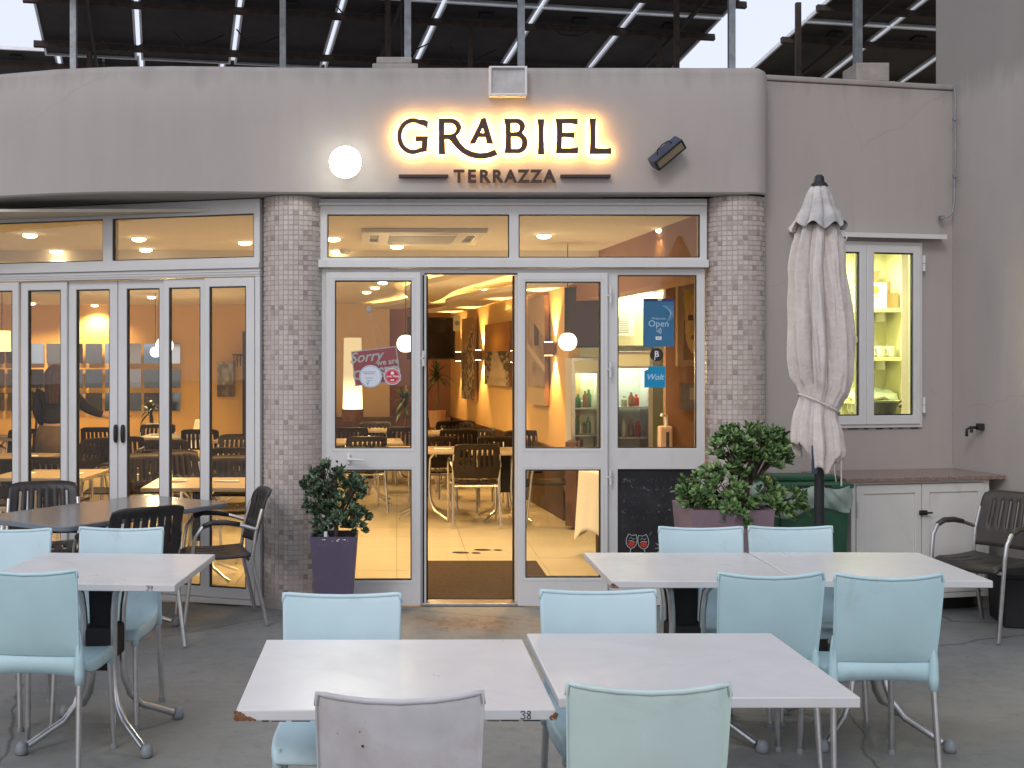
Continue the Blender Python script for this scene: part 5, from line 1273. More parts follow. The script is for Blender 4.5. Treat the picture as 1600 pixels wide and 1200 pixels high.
# --- pictures
def hsh(i, j, s=0): return (math.sin(i*12.9898+j*78.233+s*37.7)*43758.5453) % 1
def vnoise(x, y, s=0):
    i, j = math.floor(x), math.floor(y); fx_, fy_ = x-i, y-j; fx_ = fx_*fx_*(3-2*fx_); fy_ = fy_*fy_*(3-2*fy_)
    return lerp(lerp(hsh(i, j, s), hsh(i+1, j, s), fx_), lerp(hsh(i, j+1, s), hsh(i+1, j+1, s), fx_), fy_)
def picture(name, A, B_, zb, zt, fn, lab, th=.05, frame=None, nu=44, nv=64, cat='picture', parent=None):
    """canvas from floor-plan point A to B_, facing the room"""
    A = Vector((*A, 0)); B_ = Vector((*B_, 0)); d = (B_-A); Lw = d.length; d.normalize(); n = Vector((d.y, -d.x, 0))
    o = empty(name, (A+B_)/2+Vector((0, 0, zb)), 0, lab, cat); base = o.location.copy()
    f = lambda x, y, z: A+d*x-n*y*1+Vector((0, 0, zb))-base+Vector((0, 0, z))
    bd = MB(f).box(0, Lw, .001, th, 0, zt-zb).build('canvas', M['dado'], o)
    fc = []
    g_ = MB(f); g_.grid(lambda u, v: (u*Lw, 0, v*(zt-zb)), nu, nv); gg = g_.build('printed_front', M['print'], o)
    paintcols(gg, lambda i, p: fn((i % nu+.5)/nu, (i//nu+.5)/nv))
    if frame:
        w_ = .06; MB(f).plate(-w_, Lw+w_, -w_, zt-zb+w_, -.02, th-.001, [(0, Lw, 0, zt-zb)]).build('frame', frame, o, bevel=.004)
    return o
def wallY(px, off=.07):
    lo_, hi_ = 8.5, 20.0
    for _ in range(40):
        mid = (lo_+hi_)/2
        if CX+(rx(mid)-off)*F/mid > px: lo_ = mid
        else: hi_ = mid
    return (lo_+hi_)/2
def onwall(pa, pb, ya, yb, fn, lab, **k):
    Ya, Yb = wallY(pa), wallY(pb); Ym = (Ya+Yb)/2
    A = (rx(Yb)-.07, Yb); B2 = (rx(Ya)-.07, Ya)
    # A = near end so that the printed side faces the room
    return picture('canvas_picture', B2, A, EYE-(yb-CY)*Ym/F, EYE-(ya-CY)*Ym/F, fn, lab, **k)
def p_road(u, v):
    u = 1-u if False else u
    if v > .55:
        g_ = math.exp(-((u-.5)**2)/.06)*math.exp(-((v-.68)**2)/.05); b_ = .5+.3*vnoise(u*3, v*14, 2)
        return (.55*b_+.5*g_, .24*b_+.3*g_, .09*b_+.05*g_)
    w_ = .10+.32*(.55-v)/.55
    if abs(u-.5-.05*math.sin(v*8)) < w_: k = .45+.2*vnoise(u*9, v*20, 1); return (k*.9, k*.72, k*.5)
    k = .08+.28*(vnoise(u*12, v*24, 4) > .5); return (k, k*.8, k*.55)
def p_town(u, v):
    if v > .55+.4*u: return (.42, .27, .13)
    k = .14+.5*(vnoise(u*14, v*34, 7) > .48)*vnoise(u*3, v*6, 2); return (k, k*.82, k*.58)
def p_ruin(u, v):
    k = .26+.22*vnoise(u*5, v*9, 3)
    if v > .86-.25*u: return (.50, .36, .20)
    if .42 < u < .68 and .55 < v < .75: return (.07, .05, .035)
    if abs(v-(.55-.22*u)) < .03: return (.62, .5, .32)
    if v < .15: return (.6, .46, .28)
    return (k, k*.76, k*.48)
onwall(757, 795, 505, 602, p_road, 'canvas of an orange sunset above a pale road')
onwall(721, 741, 497, 624, p_town, 'narrow tall sepia canvas of crowded houses')
onwall(824, 851, 464, 632, p_ruin, 'tall canvas of a pale stone ruin behind the right door glass')
def p_face(u, v):
    dx, dy = (u-.34)/.30, (v-.50)/.42; r2 = dx*dx+dy*dy
    if r2 < 1:
        k = .75+.35*vnoise(u*9, v*9, 5)
        if abs(v-.60) < .035 and (abs(u-.22) < .08 or abs(u-.48) < .08): return (.10, .05, .02)
        if abs(u-.34) < .05 and .42 < v < .58: return (.50*k, .27*k, .09*k)
        if abs(v-.32) < .025 and abs(u-.34) < .12: return (.22, .07, .03)
        return (.62*k, .40*k, .14*k)
    k = vnoise(u*4, v*5, 8)
    return (.42+.2*k, .30+.14*k, .06) if v > .55 else (.22, .09+.05*k, .04)
def p_plain(u, v):
    if .25 < u < .45 and .4 < v < .8: return (.30, .26, .2)
    if .7 < u < .76 and .3 < v < .85: return (.42, .38, .34)
    k = .10+.05*vnoise(u*6, v*6, 3); return (k, k*.9, k)
fY = 10.44; X0 = (1080-CX)*fY/F-.16; 
picture('framed_portrait', ((1068-CX)*fY/F, fY), ((1120-CX)*fY/F, fY), EYE-(562-CY)*fY/F, EYE-(452-CY)*fY/F, p_face, 'framed yellow portrait of a lined face on the terracotta wall', frame=mat('picture_frame_bronze', (.30, .19, .11), .5), nu=44, nv=52)
picture('framed_notice', ((1064-CX)*fY/F, fY), ((1118-CX)*fY/F, fY), EYE-(640-CY)*fY/F, EYE-(598-CY)*fY/F, p_plain, 'dark notice panel below the yellow portrait', nu=20, nv=16)
# far-left wall picture and coat rail
def p_boat(u, v):
    k = .2+.4*vnoise(u*5, v*8, 6); return (k*.9, k*.85, k*.8) if v > .35 else (k*.4, k*.32, k*.25)
picture('canvas_picture', ((339-CX)*19.9/F, 19.9), ((365-CX)*19.9/F, 19.9), EYE-(620-CY)*19.9/F, EYE-(565-CY)*19.9/F, p_boat, 'small grey canvas on the ochre back wall beside the coat hooks')
cr = empty('coat_rail', at(376, 556, 19.9), 0, 'narrow wooden coat rail with black hooks on the back wall', 'coat rail')
MB().box(-.14, .14, .02, .05, .0, .03).build('rail', M['dado'], cr)
for k in range(5): MB().tube([(-.11+k*.055, .02, .01), (-.11+k*.055, -.02, -.02), (-.11+k*.055, -.02, -.15), (-.11+k*.055, .0, -.17)], .008, 5).build('hook', M['gasket'], cr)
dv = empty('door_post', at(386, 600, 19.5), 0, 'tall dark door post at the right end of the left room', 'door')
MB().box(-.05, .05, -.2, .4, -1.27, .86).build('post', M['gasket'], dv); MB().box(.0501, .09, -.2, .4, -1.27, .86).build('edge_trim', M['dado'], dv)
# --- mirror tiles on the back wall, three rows
mr_ = empty('mirror_panel', (-4.6, 19.97, 1.3), 0, 'three rows of square mirror tiles along the ochre back wall', 'mirror')
mt = None; rnd = random.Random(2)
for (yt_, yb_) in ((537, 568), (577, 606), (614, 642)):
    for k in range(13):
        pa = 286-(k+1)*30.5; pb = pa+26
        if pb < -105: continue
        Y = 19.93; a = at(pa, yb_, Y); b_ = at(pb, yt_, Y)
        o = MB().box(-(b_.x-a.x)/2, (b_.x-a.x)/2, -.006, .006, -(b_.z-a.z)/2, (b_.z-a.z)/2).build('mirror_tile', M[rnd.choice(['mirror', 'mirror', 'mirror_b', 'mirror_b', 'mirror_c'])], mr_, bevel=0)
        o.location = ((a.x+b_.x)/2+4.6, -.03, (a.z+b_.z)/2-1.3); o.rotation_euler = (R(rnd.uniform(-.9, 1.6)), 0, R(rnd.uniform(-2.2, 2.2)))
# --- television
pT = at(680, 528, 17.6); TV = empty('television', pT, 0, 'large black television on the back wall behind the open doorway', 'television')
TV.rotation_euler = (R(0), 0, R(14))
MB().box(-.42, .30, .0, .05, -.31, .30).build('screen', mat('tv_glass', (.008, .008, .009), .12), TV, bevel=.006); MB().plate(-.43, .31, -.32, .31, -.006, -.0005, [(-.415, .295, -.305, .295)]).build('bezel', M['gasket'], TV)
MB().box(-.08, .05, .051, 1.9, -.06, .06).build('bracket', M['darkmetal'], TV)
spk = empty('wall_speaker', at(714, 505, 17.2), 0, 'small cream wall speaker between television and canvas', 'speaker')
MB().box(-.05, .05, -.06, .10, -.11, .11).build('cabinet', M['cream'], spk, bevel=.01); MB().lathe([(0, 0), (.03, .002), (.035, .01)], 14, (0, -.061, 0), 'y').build('cone', M['cap'], spk)
TV2 = empty('television', at(912, 494, 11.9), 0, 'dark brown screen seen at an angle through the right door glass', 'television'); TV2.rotation_euler = (0, 0, R(-38))
MB().box(-.21, .21, .0, .04, -.31, .29).build('screen', mat('brown_screen', (.045, .03, .024), .35), TV2, bevel=.006); MB().plate(-.216, .216, -.316, .296, -.008, -.0005, [(-.2, .2, -.3, .28)]).build('bezel', M['gasket'], TV2); MB().box(-.03, .03, .041, .25, -.05, .05).build('bracket', M['darkmetal'], TV2)
# --- display fridges and cupboards of the service area
def fridge(X, Y, w_, h, lab, tint):
    o = empty('display_fridge', (X, Y, 0), 0, lab, 'fridge')
    MB().plate(-w_/2, w_/2, .05, h, 0, .03, [(-w_/2+.04, w_/2-.04, .25, h-.16)]).build('door_frame', M['steel'], o, bevel=.003)
    MB().box(-w_/2, w_/2, .52, .55, .05, h).build('back', M['whiteplastic'], o); MB().box(-w_/2, -w_/2+.02, .031, .519, .05, h).build('side', M['whiteplastic'], o); MB().box(w_/2-.02, w_/2, .031, .519, .05, h).build('side', M['whiteplastic'], o); MB().box(-w_/2+.021, w_/2-.021, .031, .519, h-.03, h).build('top', M['whiteplastic'], o)
    MB().box(-w_/2+.04, w_/2-.04, .012, .018, .25, h-.16).build('pane', M['glass'], o)
    MB().box(-w_/2+.03, w_/2-.03, -.004, -.0005, h-.14, h-.03).build('header', M['cream'], o)
    rnd = random.Random(int(X*50))
    for k in range(4):
        z = .35+k*(h-.6)/4; s_ = MB().box(-w_/2+.03, w_/2-.03, .06, .5, z, z+.012).build('shelf', M['steel'], o)
        for q in range(4):
            x_ = -w_/2+.09+q*(w_-.16)/3.4; hh = rnd.uniform(.10, .2); MB().lathe([(.028, z+.013), (.028, z+hh*.7), (.012, z+hh*.85), (.012, z+hh)], 10, (x_, .2+rnd.uniform(-.05, .1), 0)).build('bottle', tint[q % len(tint)], s_, smooth='auto')
    l = bpy.data.lights.new('strip', 'AREA'); l.energy = 4; l.size = w_*.7; l.color = (.9, 1, .7); q = bpy.data.objects.new('lamp', l); col.objects.link(q); q.parent = o; q.location = (0, .25, h-.05)
bt = [mat('green_bottle', (.05, .16, .06), .2), mat('pale_bottle', (.5, .55, .35), .25), mat('amber_bottle', (.25, .10, .03), .2), M['redchalk']]
fridge((987-CX)*11.2/F, 11.2, .40, 1.76, 'glass-fronted display fridge behind the side window', bt)
fridge((916-CX)*12.0/F, 12.0, .30, 1.70, 'narrow glass-fronted fridge seen through the right door glass', bt[:3])
cu = empty('wall_cupboard', at(1003, 540, 11.6), 0, 'pale cream wall cupboards above the display fridge', 'cupboard')
for (a, b_) in ((-.30, .04), (.045, .29)):
    d = MB().box(a, b_, -.02, 0, .0, .52).build('door', M['cream'], cu, bevel=.003); MB().tube([(b_-.03, -.03, .03), (b_-.03, -.04, .06), (b_-.03, -.03, .09)], .005, 5).build('handle', M['steel'], d)
MB().box(-.30, .29, .001, .3, .0, .52).build('body', M['cream'], cu)
nb = empty('paper_notice', at(976, 510, 11.55), 0, 'white printed notice stuck on the cream cupboard door', 'notice')
MB().box(-.09, .09, -.002, 0, -.09, .09).build('sheet', M['paper'], nb)
for k in range(7): MB().box(-.075, .04+.02*((k*3) % 3), -.0035, -.0025, .07-k*.022, .076-k*.022).build('printed_line', M['cap'], nb)
ex = empty('hand_dispenser', at(1041, 678, 10.44), 0, 'pale pink wall dispenser on the edge of the terracotta wall', 'dispenser')
MB().box(-.07, .05, -.05, .05, -.13, .07).build('body', mat('pale_pink_plastic', (.62, .42, .34), .5), ex, bevel=.02, seg=3); MB().tube([(0, 0, .07), (0, 0, .16), (-.05, -.03, .17)], .016, 8).build('pump', M['whiteplastic'], ex); MB().box(-.012, .012, -.056, -.0505, -.12, .02).build('groove', M['taupe'], ex)
tube_l = empty('tube_lamp', (2.2, 11.5, 2.57), 0, 'white tube light over the service counter', 'ceiling light')
MB().box(-.3, .3, -.04, .04, -.03, .029).build('tube', M['tube'], tube_l)
l = bpy.data.lights.new('tube', 'AREA'); l.energy = 45; l.shape = 'RECTANGLE'; l.size = .6; l.size_y = .3; l.color = (1, 1, .66); q = bpy.data.objects.new('lamp', l); col.objects.link(q); q.parent = tube_l; q.location = (0, 0, -.05)
# --- kitchen store seen through the right window
kl = empty('tube_lamp', (3.2, 9.15, 2.565), 0, 'bright yellow-white tube light in the kitchen store', 'ceiling light')
MB().box(-.5, .5, -.05, .05, -.03, .034).build('tube', M['tube'], kl)
l = bpy.data.lights.new('tube', 'AREA'); l.energy = 60; l.shape = 'RECTANGLE'; l.size = 1.0; l.size_y = .4; l.color = (1, .96, .52); q = bpy.data.objects.new('lamp', l); col.objects.link(q); q.parent = kl; q.location = (0, 0, -.05)
for (zz, nm_) in ((2.085, 'upper'), (1.70, 'middle'), (1.36, 'lower')):
    s_ = empty('wall_shelf', (3.785, 9.45, zz), 0, 'white kitchen wall shelf, the '+nm_+' of three', 'shelf', 'kitchen store shelves')
    MB().box(-.19, .185, -.165, .165, -.03, 0).build('board', M['cream'], s_, bevel=.002)
    for x_ in (-.12, .1): MB().box(x_, x_+.012, .0, .165, -.10, -.0305).build('bracket', M['whiteplastic'], s_)
def carton(X, Y, Z, w_, d_, h, m, lab, mark=False):
    o = empty('carton', (X, Y, Z), 0, lab, 'box')
    MB().plate(-w_/2, w_/2, 0, h, -d_/2, -d_/2+.004).build('front_side', m, o); MB().box(-w_/2, w_/2, d_/2-.004, d_/2, 0, h).build('back_side', m, o)
    MB().box(-w_/2, -w_/2+.004, -d_/2+.0041, d_/2-.0041, 0, h).box(w_/2-.004, w_/2, -d_/2+.0041, d_/2-.0041, 0, h).build('end_sides', m, o)
    f_ = MB(); f_.add([(-w_/2, d_/2, h), (w_/2, d_/2, h), (w_/2+.03, d_/2+.0, h+.11), (-w_/2+.01, d_/2+.0, h+.09)], [(0, 1, 2, 3)]); f_.build('flap', M['cardboard'], o, solid=.004)
    if mark:
        MB().lathe([(0, 0), (.030, 0), (.030, .0015), (0, .0015)], 20, (0, -d_/2-.0018, h*.72), 'y').build('oval_logo', mat('logo_orange', (.62, .22, .06), .6), o).scale = (1, 1, 1)
        for k in range(3): MB().box(-.04+k*.008, .04-k*.008, -d_/2-.0015, -d_/2-.0005, h*.45-k*.02, h*.47-k*.02).build('printed_line', M['cardboard'], o)
carton(3.765, 9.42, 2.086, .185, .2, .20, M['paper'], 'open white carton with an orange oval logo on the top shelf', True)
carton(3.915, 9.44, 2.086, .095, .18, .12, M['cardboard'], 'small brown cardboard box beside the white carton')
def mug(X, Y, Z, lab, first=[None]):
    if first[0] is None:
        o = empty('mug', (X, Y, Z), 0, lab, 'mug', 'mugs on the middle shelf')
        MB().lathe([(.026, 0), (.034, .005), (.036, .085), (.033, .085), (.031, .01), (0, .008)], 16).build('cup', M['porcelain'], o, smooth='auto')
        MB().tube([(.034, 0, .07), (.055, 0, .068), (.060, 0, .045), (.052, 0, .022), (.034, 0, .02)], .005, 6).build('handle', M['porcelain'], o, smooth=True)
        first[0] = o; register(o)
    else:
        o = copy_tree(first[0]); o.location = (X, Y, Z); o.rotation_euler = (0, 0, random.uniform(-1, 1)); o['label'] = lab
for r_ in range(2):
    for k in range(4): mug(3.655+k*.082, 9.36+r_*.10, 1.701, 'white mug on the middle kitchen shelf, '+['front', 'rear'][r_]+' row, '+['leftmost', 'second from left', 'third from left', 'rightmost'][k])
pk = empty('wrapped_crockery', (3.78, 9.42, 1.361), 0, 'plastic-wrapped pile of white crockery on the lowest kitchen shelf', 'crockery')
for k in range(5):
    MB().lathe([(.03, 0), (.05, .012*1.0), (.052, .05+.01*(k % 2)), (0, .055)], 16, (-.15+k*.07, -.04+.05*(k % 2), 0)).build('bowl', M['porcelain'], pk, smooth=True)
fm = M['liner']; MB().grid(lambda u, v: (-.19+u*.36, -.12+v*.22, .075+.03*vnoise(u*6, v*6, 2)-.07*(abs(2*v-1)**4)-.05*abs(2*u-1)**5), 24, 12).build('wrapping', fm, pk, smooth=True)
bk = empty('black_tub', (3.66, 8.95, 1.249), 0, 'black plastic tub on the counter just inside the kitchen window', 'tub')
MB().lathe([(0, 0), (.085, 0), (.125, .11), (.135, .112), (.130, .118), (.10, .02)], 20).build('tub', M['gasket'], bk, smooth='auto'); MB().tube([(.12, 0, .10), (.16, 0, .12), (.17, 0, .10), (.14, 0, .07)], .01, 6).build('grip', M['gasket'], bk)
kc = empty('kitchen_counter', (3.25, 9.0, 0), 0, 'pale kitchen counter inside the right window', 'counter')
MB().box(-.55, .64, -.2, .2, 1.20, 1.248).build('worktop', M['cream'], kc); MB().box(-.5, .6, -.18, .18, 0, 1.199).build('base', M['kitchen'], kc)
wk = empty('whisk', (3.44, 8.95, 1.249), 0, 'small wire utensil standing inside the kitchen window left of the tub', 'utensil')
MB().tube([(0, 0, 0), (-.03, 0, .05), (-.035, 0, .11)], .003, 5).tube([(0, 0, 0), (0, 0, .12)], .003, 5).tube([(0, 0, 0), (.03, 0, .05), (.035, 0, .11)], .003, 5).build('wires', M['steel'], wk)

# --- dining furniture inside
def make_in_table():
    root = empty('dining_table', label='x', cat='table', group='pale dining tables inside the restaurant')
    MB().box(-.38, .38, -.38, .38, .71, .74).build('tabletop', M['wood_top'], root, bevel=.006)
    b = MB(); b.box(-.05, .05, -.05, .05, .30, .70).build('column', M['black'], root, bevel=.008)
    for sx in (-1, 1):
        for sy in (-1, 1):
            MB().tube([(sx*d, sy*d, z) for (d, z) in ((.12, .709), (.07, .64), (.06, .34), (.075, .2), (.12, .105), (.25, .03))], .014, 6).build('leg', M['steel'], root, smooth='auto')
    register(root); return root
tb = make_in_table()
tabs = [(-1.50, 9.02, 'nearest table behind the folding doors by the mosaic column'), (-2.85, 9.75, 'table behind the left folding doors under the pull handles'), (-2.10, 11.9, 'table in the second row behind the folding doors'), (-3.75, 11.5, 'table the woman stands at'), (-2.75, 14.6, 'table in front of the mirror wall'), (-4.9, 14.4, 'far left table near the mirror wall'), (-1.75, 14.0, 'table below the coat hooks'),
        (.28, 12.45, 'table left of the centre chair in the doorway'), (1.12, 12.3, 'table right of the centre chair in the doorway'), (-.32, 13.7, 'table behind the left door glass, nearer one'), (-.05, 16.0, 'table behind the left door glass, farther one'), (.75, 15.4, 'table below the wall lights')]
for i, (x, y, lab) in enumerate(tabs):
    place(tb, i == 0, (x, y, .005), random.uniform(-.05, .05), 'pale square dining '+lab if lab.startswith('table') else 'pale square dining table: '+lab)
# napkins with cutlery
def nap(x, y, lab, first=[None]):
    if first[0] is None:
        o = empty('napkin', (x, y, .746), 0, lab, 'napkin', 'folded napkins on the dining tables')
        MB().box(-.09, .09, -.035, .035, 0, .012).build('folded_cloth', M['paper'], o, bevel=.005); MB().box(-.08, .07, -.006, .006, .0125, .016).build('knife', M['steel'], o); first[0] = o; register(o)
    else:
        o = copy_tree(first[0]); o.location = (x, y, .746); o.rotation_euler = (0, 0, random.uniform(-.5, .5)); o['label'] = lab
for i, (x, y, lab) in enumerate(tabs):
    for s in (-1, 1): nap(x+s*.2, y+random.uniform(-.1, .05), ('left' if s < 0 else 'right')+' folded white napkin on the '+lab)
dki = make_dark(M['brown'], n=6); GI = 'dark slatted chairs inside the restaurant'; dki.name = 'slatted_armchair'
CL = [(743, 11.75, 2, 'centre chair framed by the open doorway'), (784, 12.9, -8, 'chair at the right edge of the doorway'), (677, 12.9, 5, 'chair low at the left edge of the doorway'), (716, 14.2, 0, 'chair behind the centre doorway chair, wider left one'), (742, 13.9, 170, 'chair facing us past the doorway table'), (722, 15.6, 184, 'farthest chair below the narrow canvas'), (694, 16.2, 20, 'far chair under the television'),
      (547, 14.6, 0, 'left chair behind the left door glass'), (588, 15.6, 184, 'middle chair behind the left door glass, facing us'), (631, 14.7, 3, 'right chair behind the left door glass'), (563, 12.9, 14, 'nearer chair low behind the left door glass'),
      (858, 11.7, 88, 'chair in side view behind the lower right door glass'), (826, 13.3, 182, 'chair by the side wall behind the right door'),
      (5, 10.0, 8, 'chair cut by the left edge of the photo'), (80, 10.2, -3, 'chair in front of the standing woman'), (155, 10.9, 95, 'chair turned sideways left of the pull handles'), (187, 12.9, 10, 'chair beyond the pull handles'), (157, 14.6, 0, 'chair beside the woman near the mirrors'), (235, 14.8, 182, 'chair facing us before the mirrors'), (262, 12.4, 0, 'chair in the middle row right of the pull handles'), (258, 11.0, 5, 'nearer chair right of the pull handles'), (224, 9.9, -160, 'chair close to the doors facing out, right of the handles'), (283, 10.3, -150, 'chair behind the napkin table by the column'), (363, 12.6, 180, 'far chair under the ochre wall light'), (366, 11.3, 2, 'wide-looking chair behind the table by the column'), (314, 14.2, 0, 'chair in front of the white shell chair'), (24, 13.6, 184, 'far chair at the left edge'), (352, 9.7, 182, 'chair directly behind the nearest indoor table'), (110, 12.5, 60, 'chair right beside the standing woman')]
for i, (px, Y, rz, lab) in enumerate(CL):
    place(dki, i == 0, ((px-CX)*Y/F, Y+.22, .006), R(rz), 'dark slatted '+lab, GI)
# white shell chair at the back
ws = empty('shell_chair', ((312-CX)*17.5/F, 17.5, 0), R(180), 'white plastic shell chair against the ochre back wall', 'chair'); ws.scale = (.62, .8, .85)
MB().grid(lambda u, v: ((u*2-1)*.23*(1-.45*max(0, v-.55)**1.3*2), lerp(.25, -.25, v) if v < .5 else -.0-.25*(v-.5)*2-.03*(1-(u*2-1)**2), .44 if v < .5 else lerp(.44, .93, (v-.5)*2)), 12, 16).build('shell', M['porcelain'], ws, smooth=True, solid=.01)
for (a, b_) in ((-1, -1), (1, -1), (-1, 1), (1, 1)): MB().tube([(a*.22, b_*.2, .0), (a*.12, b_*.1, .43)], .012, 6).build('leg', M['cardboard'], ws)
# --- cloth-covered table near the service area
tcx = (984-CX)*9.9/F; tcl = empty('tablecloth', (tcx, 9.95, 0), R(20), 'white tablecloth hanging in a point behind the right door glass', 'tablecloth')
def clothfn(u, v):
    t = u*2*math.pi; c, s = math.cos(t), math.sin(t); e = (abs(c)**8+abs(s)**8)**(-1/8); cor = (abs(math.sin(2*t)))**4
    k = .33 if v < .35 else .33+.05*(v-.35)+.012*math.sin(t*12)*(v-.35)
    r0 = k*min(1, v/.35) if v < .35 else k
    z = .755 if v < .35 else .755-(v-.35)/.65*(.50+.12*cor)
    return (c*e*r0, s*e*r0, z)
MB().grid(clothfn, 80, 26).build('cloth', M['paper'], tcl, smooth=True, solid=.003)
for (a, b_) in ((-1, -1), (1, -1), (-1, 1), (1, 1)): MB().box(a*.18-.02, a*.18+.02, b_*.18-.02, b_*.18+.02, .006, .74).build('leg', M['dado'], tcl)
lv = empty('louvred_cabinet', ((914-CX)*11.4/F, 11.75, 0), R(75), 'dark wooden louvred heater cabinet by the side wall', 'cabinet')
MB().plate(-.16, .16, .05, .88, -.02, .0, [(-.13, .13, .1, .82)]).build('frame', M['dado'], lv)
for k in range(11): MB().box(-.129, .129, -.016, .01, .115+k*.064, .155+k*.064).build('louvre', M['dado'], lv)
MB().box(-.15, .15, .011, .12, .05, .87).build('body', M['dado'], lv)
# --- plants inside
def dracaena(px, Y, z0, h, n, lab, seed, pot=True):
    rnd = random.Random(seed); X = (px-CX)*Y/F; o = empty('dracaena', (X, Y, z0), 0, lab, 'plant')
    lf = MB(); tr = MB(); tr.tube([(0, 0, 0), (.02, 0, h*.45), (0, 0, h*.7)], [.018, .015, .01], 6)
    for k in range(n):
        t = rnd.uniform(0, 6.28); b0 = Vector((0, 0, h*rnd.uniform(.55, .72))); L_ = rnd.uniform(.26, .42); el = rnd.uniform(-.1, 1.4); d = Vector((math.cos(t)*math.cos(el), math.sin(t)*math.cos(el)*.7, math.sin(el)))
        sdv = d.cross(Vector((0, 0, 1))).normalized() if abs(d.z) < .99 else Vector((1, 0, 0)); pts = []
        for q in range(5):
            f_ = q/4; w_ = .028*(1-f_)**.6*(.5+f_) if q else .012; p_ = b0+d*L_*f_+Vector((0, 0, -.16*f_*f_)); pts += [p_-sdv*w_, p_+sdv*w_]
        lf.add(pts, [(2*q, 2*q+1, 2*q+3, 2*q+2) for q in range(4)])
    tr.build('stem', M['bark'], o); lf.build('foliage', mat('dark_leaf', (.025, .045, .02), .5, var=.3), o)['kind'] = 'stuff'
    if pot: MB().lathe([(0, -.0), (.10, 0), (.13, .24), (.12, .24), (.11, .2), (0, .2)], 16, (0, 0, -.24)).build('pot', mat('terracotta_pot', (.36, .2, .11), .8), o)
dracaena(683, 17.0, .95, .75, 42, 'spiky dracaena under the television', 3)
dracaena(632, 15.6, .70, .62, 46, 'leafy dark dracaena behind the left door glass', 5)
dracaena(55, 15.5, .55, .9, 40, 'dark green plant left of the standing woman', 8)
dracaena(236, 16.0, .62, .55, 30, 'low bushy plant in front of the mirror wall', 12)
# --- door mat and footprint decals
dm = empty('door_mat', ((763-CX)*9/F, 8.95, .007), 0, 'dark brown rectangular coir door mat inside the doorway', 'door mat')
hw = (862-665)/2*9.87/F; MB().box(-.56, .46, -.70, .86, 0, .009).build('mat', M['mat'], dm, bevel=.003)
fd = empty('floor_decal', ((745-CX)*10.4/F, 10.35, .0085), 0, 'pair of dark footprint stickers on the cream floor', 'decal')
for (dx, dy, rz) in ((-.10, -.09, 80), (.10, .06, 86)):
    f_ = MB(); c, s = math.cos(R(rz)), math.sin(R(rz))
    for (oy, rl, rw) in ((.05, .075, .045), (-.085, .04, .035)):
        f_.add([(dx+c*(rw*math.cos(t))-s*(oy+rl*math.sin(t)), dy+s*(rw*math.cos(t))+c*(oy+rl*math.sin(t)), .0008) for t in [k*math.pi/8 for k in range(16)]], [tuple(range(16))])
    f_.build('footprint', M['blackprint'], fd)

# ================================================================ THE WOMAN INSIDE (seen from behind)
PX = (86-CX)*12.4/F; PYY = 12.4
WM = empty('person', (PX, PYY, 0), R(-6), 'woman with long dark hair and black blouse seen from behind, reaching right', 'person')
def skinned(name, joints, bones, m, parent, root=0, sub=2):
    me = bpy.data.meshes.new(name); me.from_pydata([j[0] for j in joints], bones, []); me.update(); me.materials.append(m)
    o = bpy.data.objects.new(name, me); col.objects.link(o); o.parent = parent
    sk = o.modifiers.new('skin', 'SKIN'); sk.use_smooth_shade = True
    bpy.context.view_layer.objects.active = o
    if not me.skin_vertices:
        with bpy.context.temp_override(object=o, active_object=o): bpy.ops.mesh.customdata_skin_add()
    for i, j in enumerate(joints):
        r_ = j[1]; me.skin_vertices[0].data[i].radius = (r_, r_) if not isinstance(r_, tuple) else r_
        me.skin_vertices[0].data[i].use_root = (i == root)
    s = o.modifiers.new('sub', 'SUBSURF'); s.levels = s.render_levels = sub
    return o
J = [((0, 0, .93), (.135, .10)), ((0, 0, 1.06), (.11, .085)), ((0, .01, 1.22), (.135, .095)), ((0, 0, 1.345), (.12, .08)), ((0, .005, 1.415), .05), ((0, .03, 1.50), (.072, .085)), ((0, .035, 1.565), (.062, .075)),
     ((-.175, 0, 1.335), .052), ((-.205, .04, 1.12), .042), ((-.20, .17, .96), .033), ((-.17, .23, .93), .026),
     ((.175, .01, 1.335), .052), ((.30, .10, 1.17), .044), ((.50, .20, 1.08), .034), ((.555, .225, 1.065), .026),
     ((-.085, 0, .86), .095), ((-.095, .01, .48), .058), ((-.10, -.02, .10), .040), ((-.10, .10, .045), .038), ((-.10, .17, .035), .026),
     ((.085, 0, .86), .095), ((.095, .01, .48), .058), ((.10, -.02, .10), .040), ((.10, .10, .045), .038), ((.10, .17, .035), .026)]
Bn = [(0, 1), (1, 2), (2, 3), (3, 4), (4, 5), (5, 6), (3, 7), (7, 8), (8, 9), (9, 10), (3, 11), (11, 12), (12, 13), (13, 14), (0, 15), (15, 16), (16, 17), (17, 18), (18, 19), (0, 20), (20, 21), (21, 22), (22, 23), (23, 24)]
skinned('body', J, Bn, M['skin'], WM)
for (hx, hy, hz, dx, nm_) in ((.555, .225, 1.065, 1, 'hand'), (-.17, .23, .93, .35, 'hand')):
    hj = [((hx, hy, hz), .024), ((hx+.05*dx, hy+.03, hz-.01), (.030, .014))]; hb_ = [(0, 1)]
    for k in range(4):
        b0 = (hx+.085*dx, hy+.025+k*.016, hz-.012-k*.004); l_ = (.032, .040, .037, .028)[k]
        n_ = len(hj); hj += [(b0, .0095), ((b0[0]+l_*dx, b0[1]+.012, b0[2]-.014), .0085), ((b0[0]+l_*1.7*dx, b0[1]+.018, b0[2]-.040), .007)]; hb_ += [(1, n_), (n_, n_+1), (n_+1, n_+2)]
    n_ = len(hj); hj += [((hx+.035*dx, hy-.008, hz-.018), .011), ((hx+.065*dx, hy-.018, hz-.040), .009)]; hb_ += [(0, n_), (n_, n_+1)]
    skinned(nm_, hj, hb_, M['skin'], WM, sub=1)
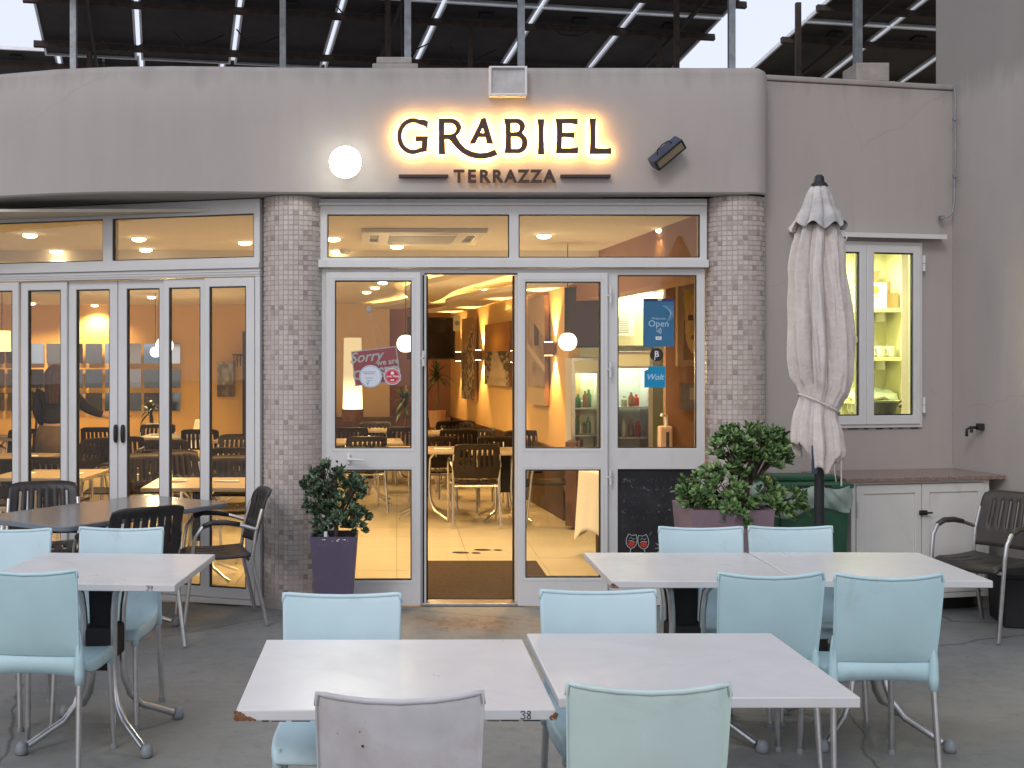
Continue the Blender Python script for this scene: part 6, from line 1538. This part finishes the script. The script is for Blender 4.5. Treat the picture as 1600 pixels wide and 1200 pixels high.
Jb = [((0, 0, .985), (.155, .12)), ((0, 0, 1.08), (.128, .10)), ((0, .01, 1.22), (.150, .108)), ((0, 0, 1.345), (.135, .09)), ((0, 0, 1.40), .062),
      ((-.18, 0, 1.335), .064), ((-.205, .04, 1.12), .062), ((-.19, .16, .99), .046), ((.18, .01, 1.335), .064), ((.30, .10, 1.17), .062), ((.47, .19, 1.092), .045)]
skinned('blouse', Jb, [(0, 1), (1, 2), (2, 3), (3, 4), (3, 5), (5, 6), (6, 7), (3, 8), (8, 9), (9, 10)], M['shirt'], WM)
Jt = [((0, 0, 1.0), (.13, .10)), ((0, 0, .92), (.165, .125)), ((-.085, 0, .84), .105), ((-.095, .01, .48), .075), ((-.10, -.02, .12), .062), ((.085, 0, .84), .105), ((.095, .01, .48), .075), ((.10, -.02, .12), .062)]
skinned('trousers', Jt, [(0, 1), (1, 2), (2, 3), (3, 4), (1, 5), (5, 6), (6, 7)], M['denim'], WM)
MB().lathe([(.165, .99), (.19, .93), (.20, .85), (.205, .72), (.20, .72), (.18, .85), (.16, .98)], 30, (0, 0, 0), 'z', lambda t, z: 1+.03*math.sin(t*9+z*8)).build('apron', M['trousers'], WM, smooth=True).scale = (1, .8, 1)
def hairfn(u, v):
    t = R(150+u*240); z = lerp(1.625, 1.22, v); r_ = .092*math.sin(min(1, v*4.2+.06)*math.pi/2)*(1+.12*math.sin(v*3)); r_ *= 1+.05*math.sin(u*60)+.03*math.sin(u*31+v*6)
    return (r_*math.cos(t)*(1.0 if v < .5 else 1.0-.35*(v-.5)), .02-.0+r_*math.sin(t)*1.1-.02*v, z)
MB().grid(hairfn, 60, 24).build('hair', M['hair'], WM, smooth=True, solid=.02)
MB().lathe([(.0, .10), (.045, .088), (.080, .055), (.095, .0), (.09, -.03)], 24, (0, .03, 1.535)).build('hair_crown', M['hair'], WM, smooth=True)
for s in (-1, 1): MB().lathe([(0, .012), (.011, .008), (.013, 0), (.011, -.008), (0, -.012)], 10, (s*.03, .108, 1.515)).build('eye', M['porcelain'], WM, smooth=True)
MB().tube([(0, .10, 1.525), (0, .125, 1.49), (0, .112, 1.475)], [.008, .013, .010], 8).build('nose', M['skin'], WM, smooth=True)
MB().tube([(-.022, .106, 1.455), (0, .114, 1.452), (.022, .106, 1.455)], [.003, .006, .003], 6).build('mouth', M['red'], WM, smooth=True)
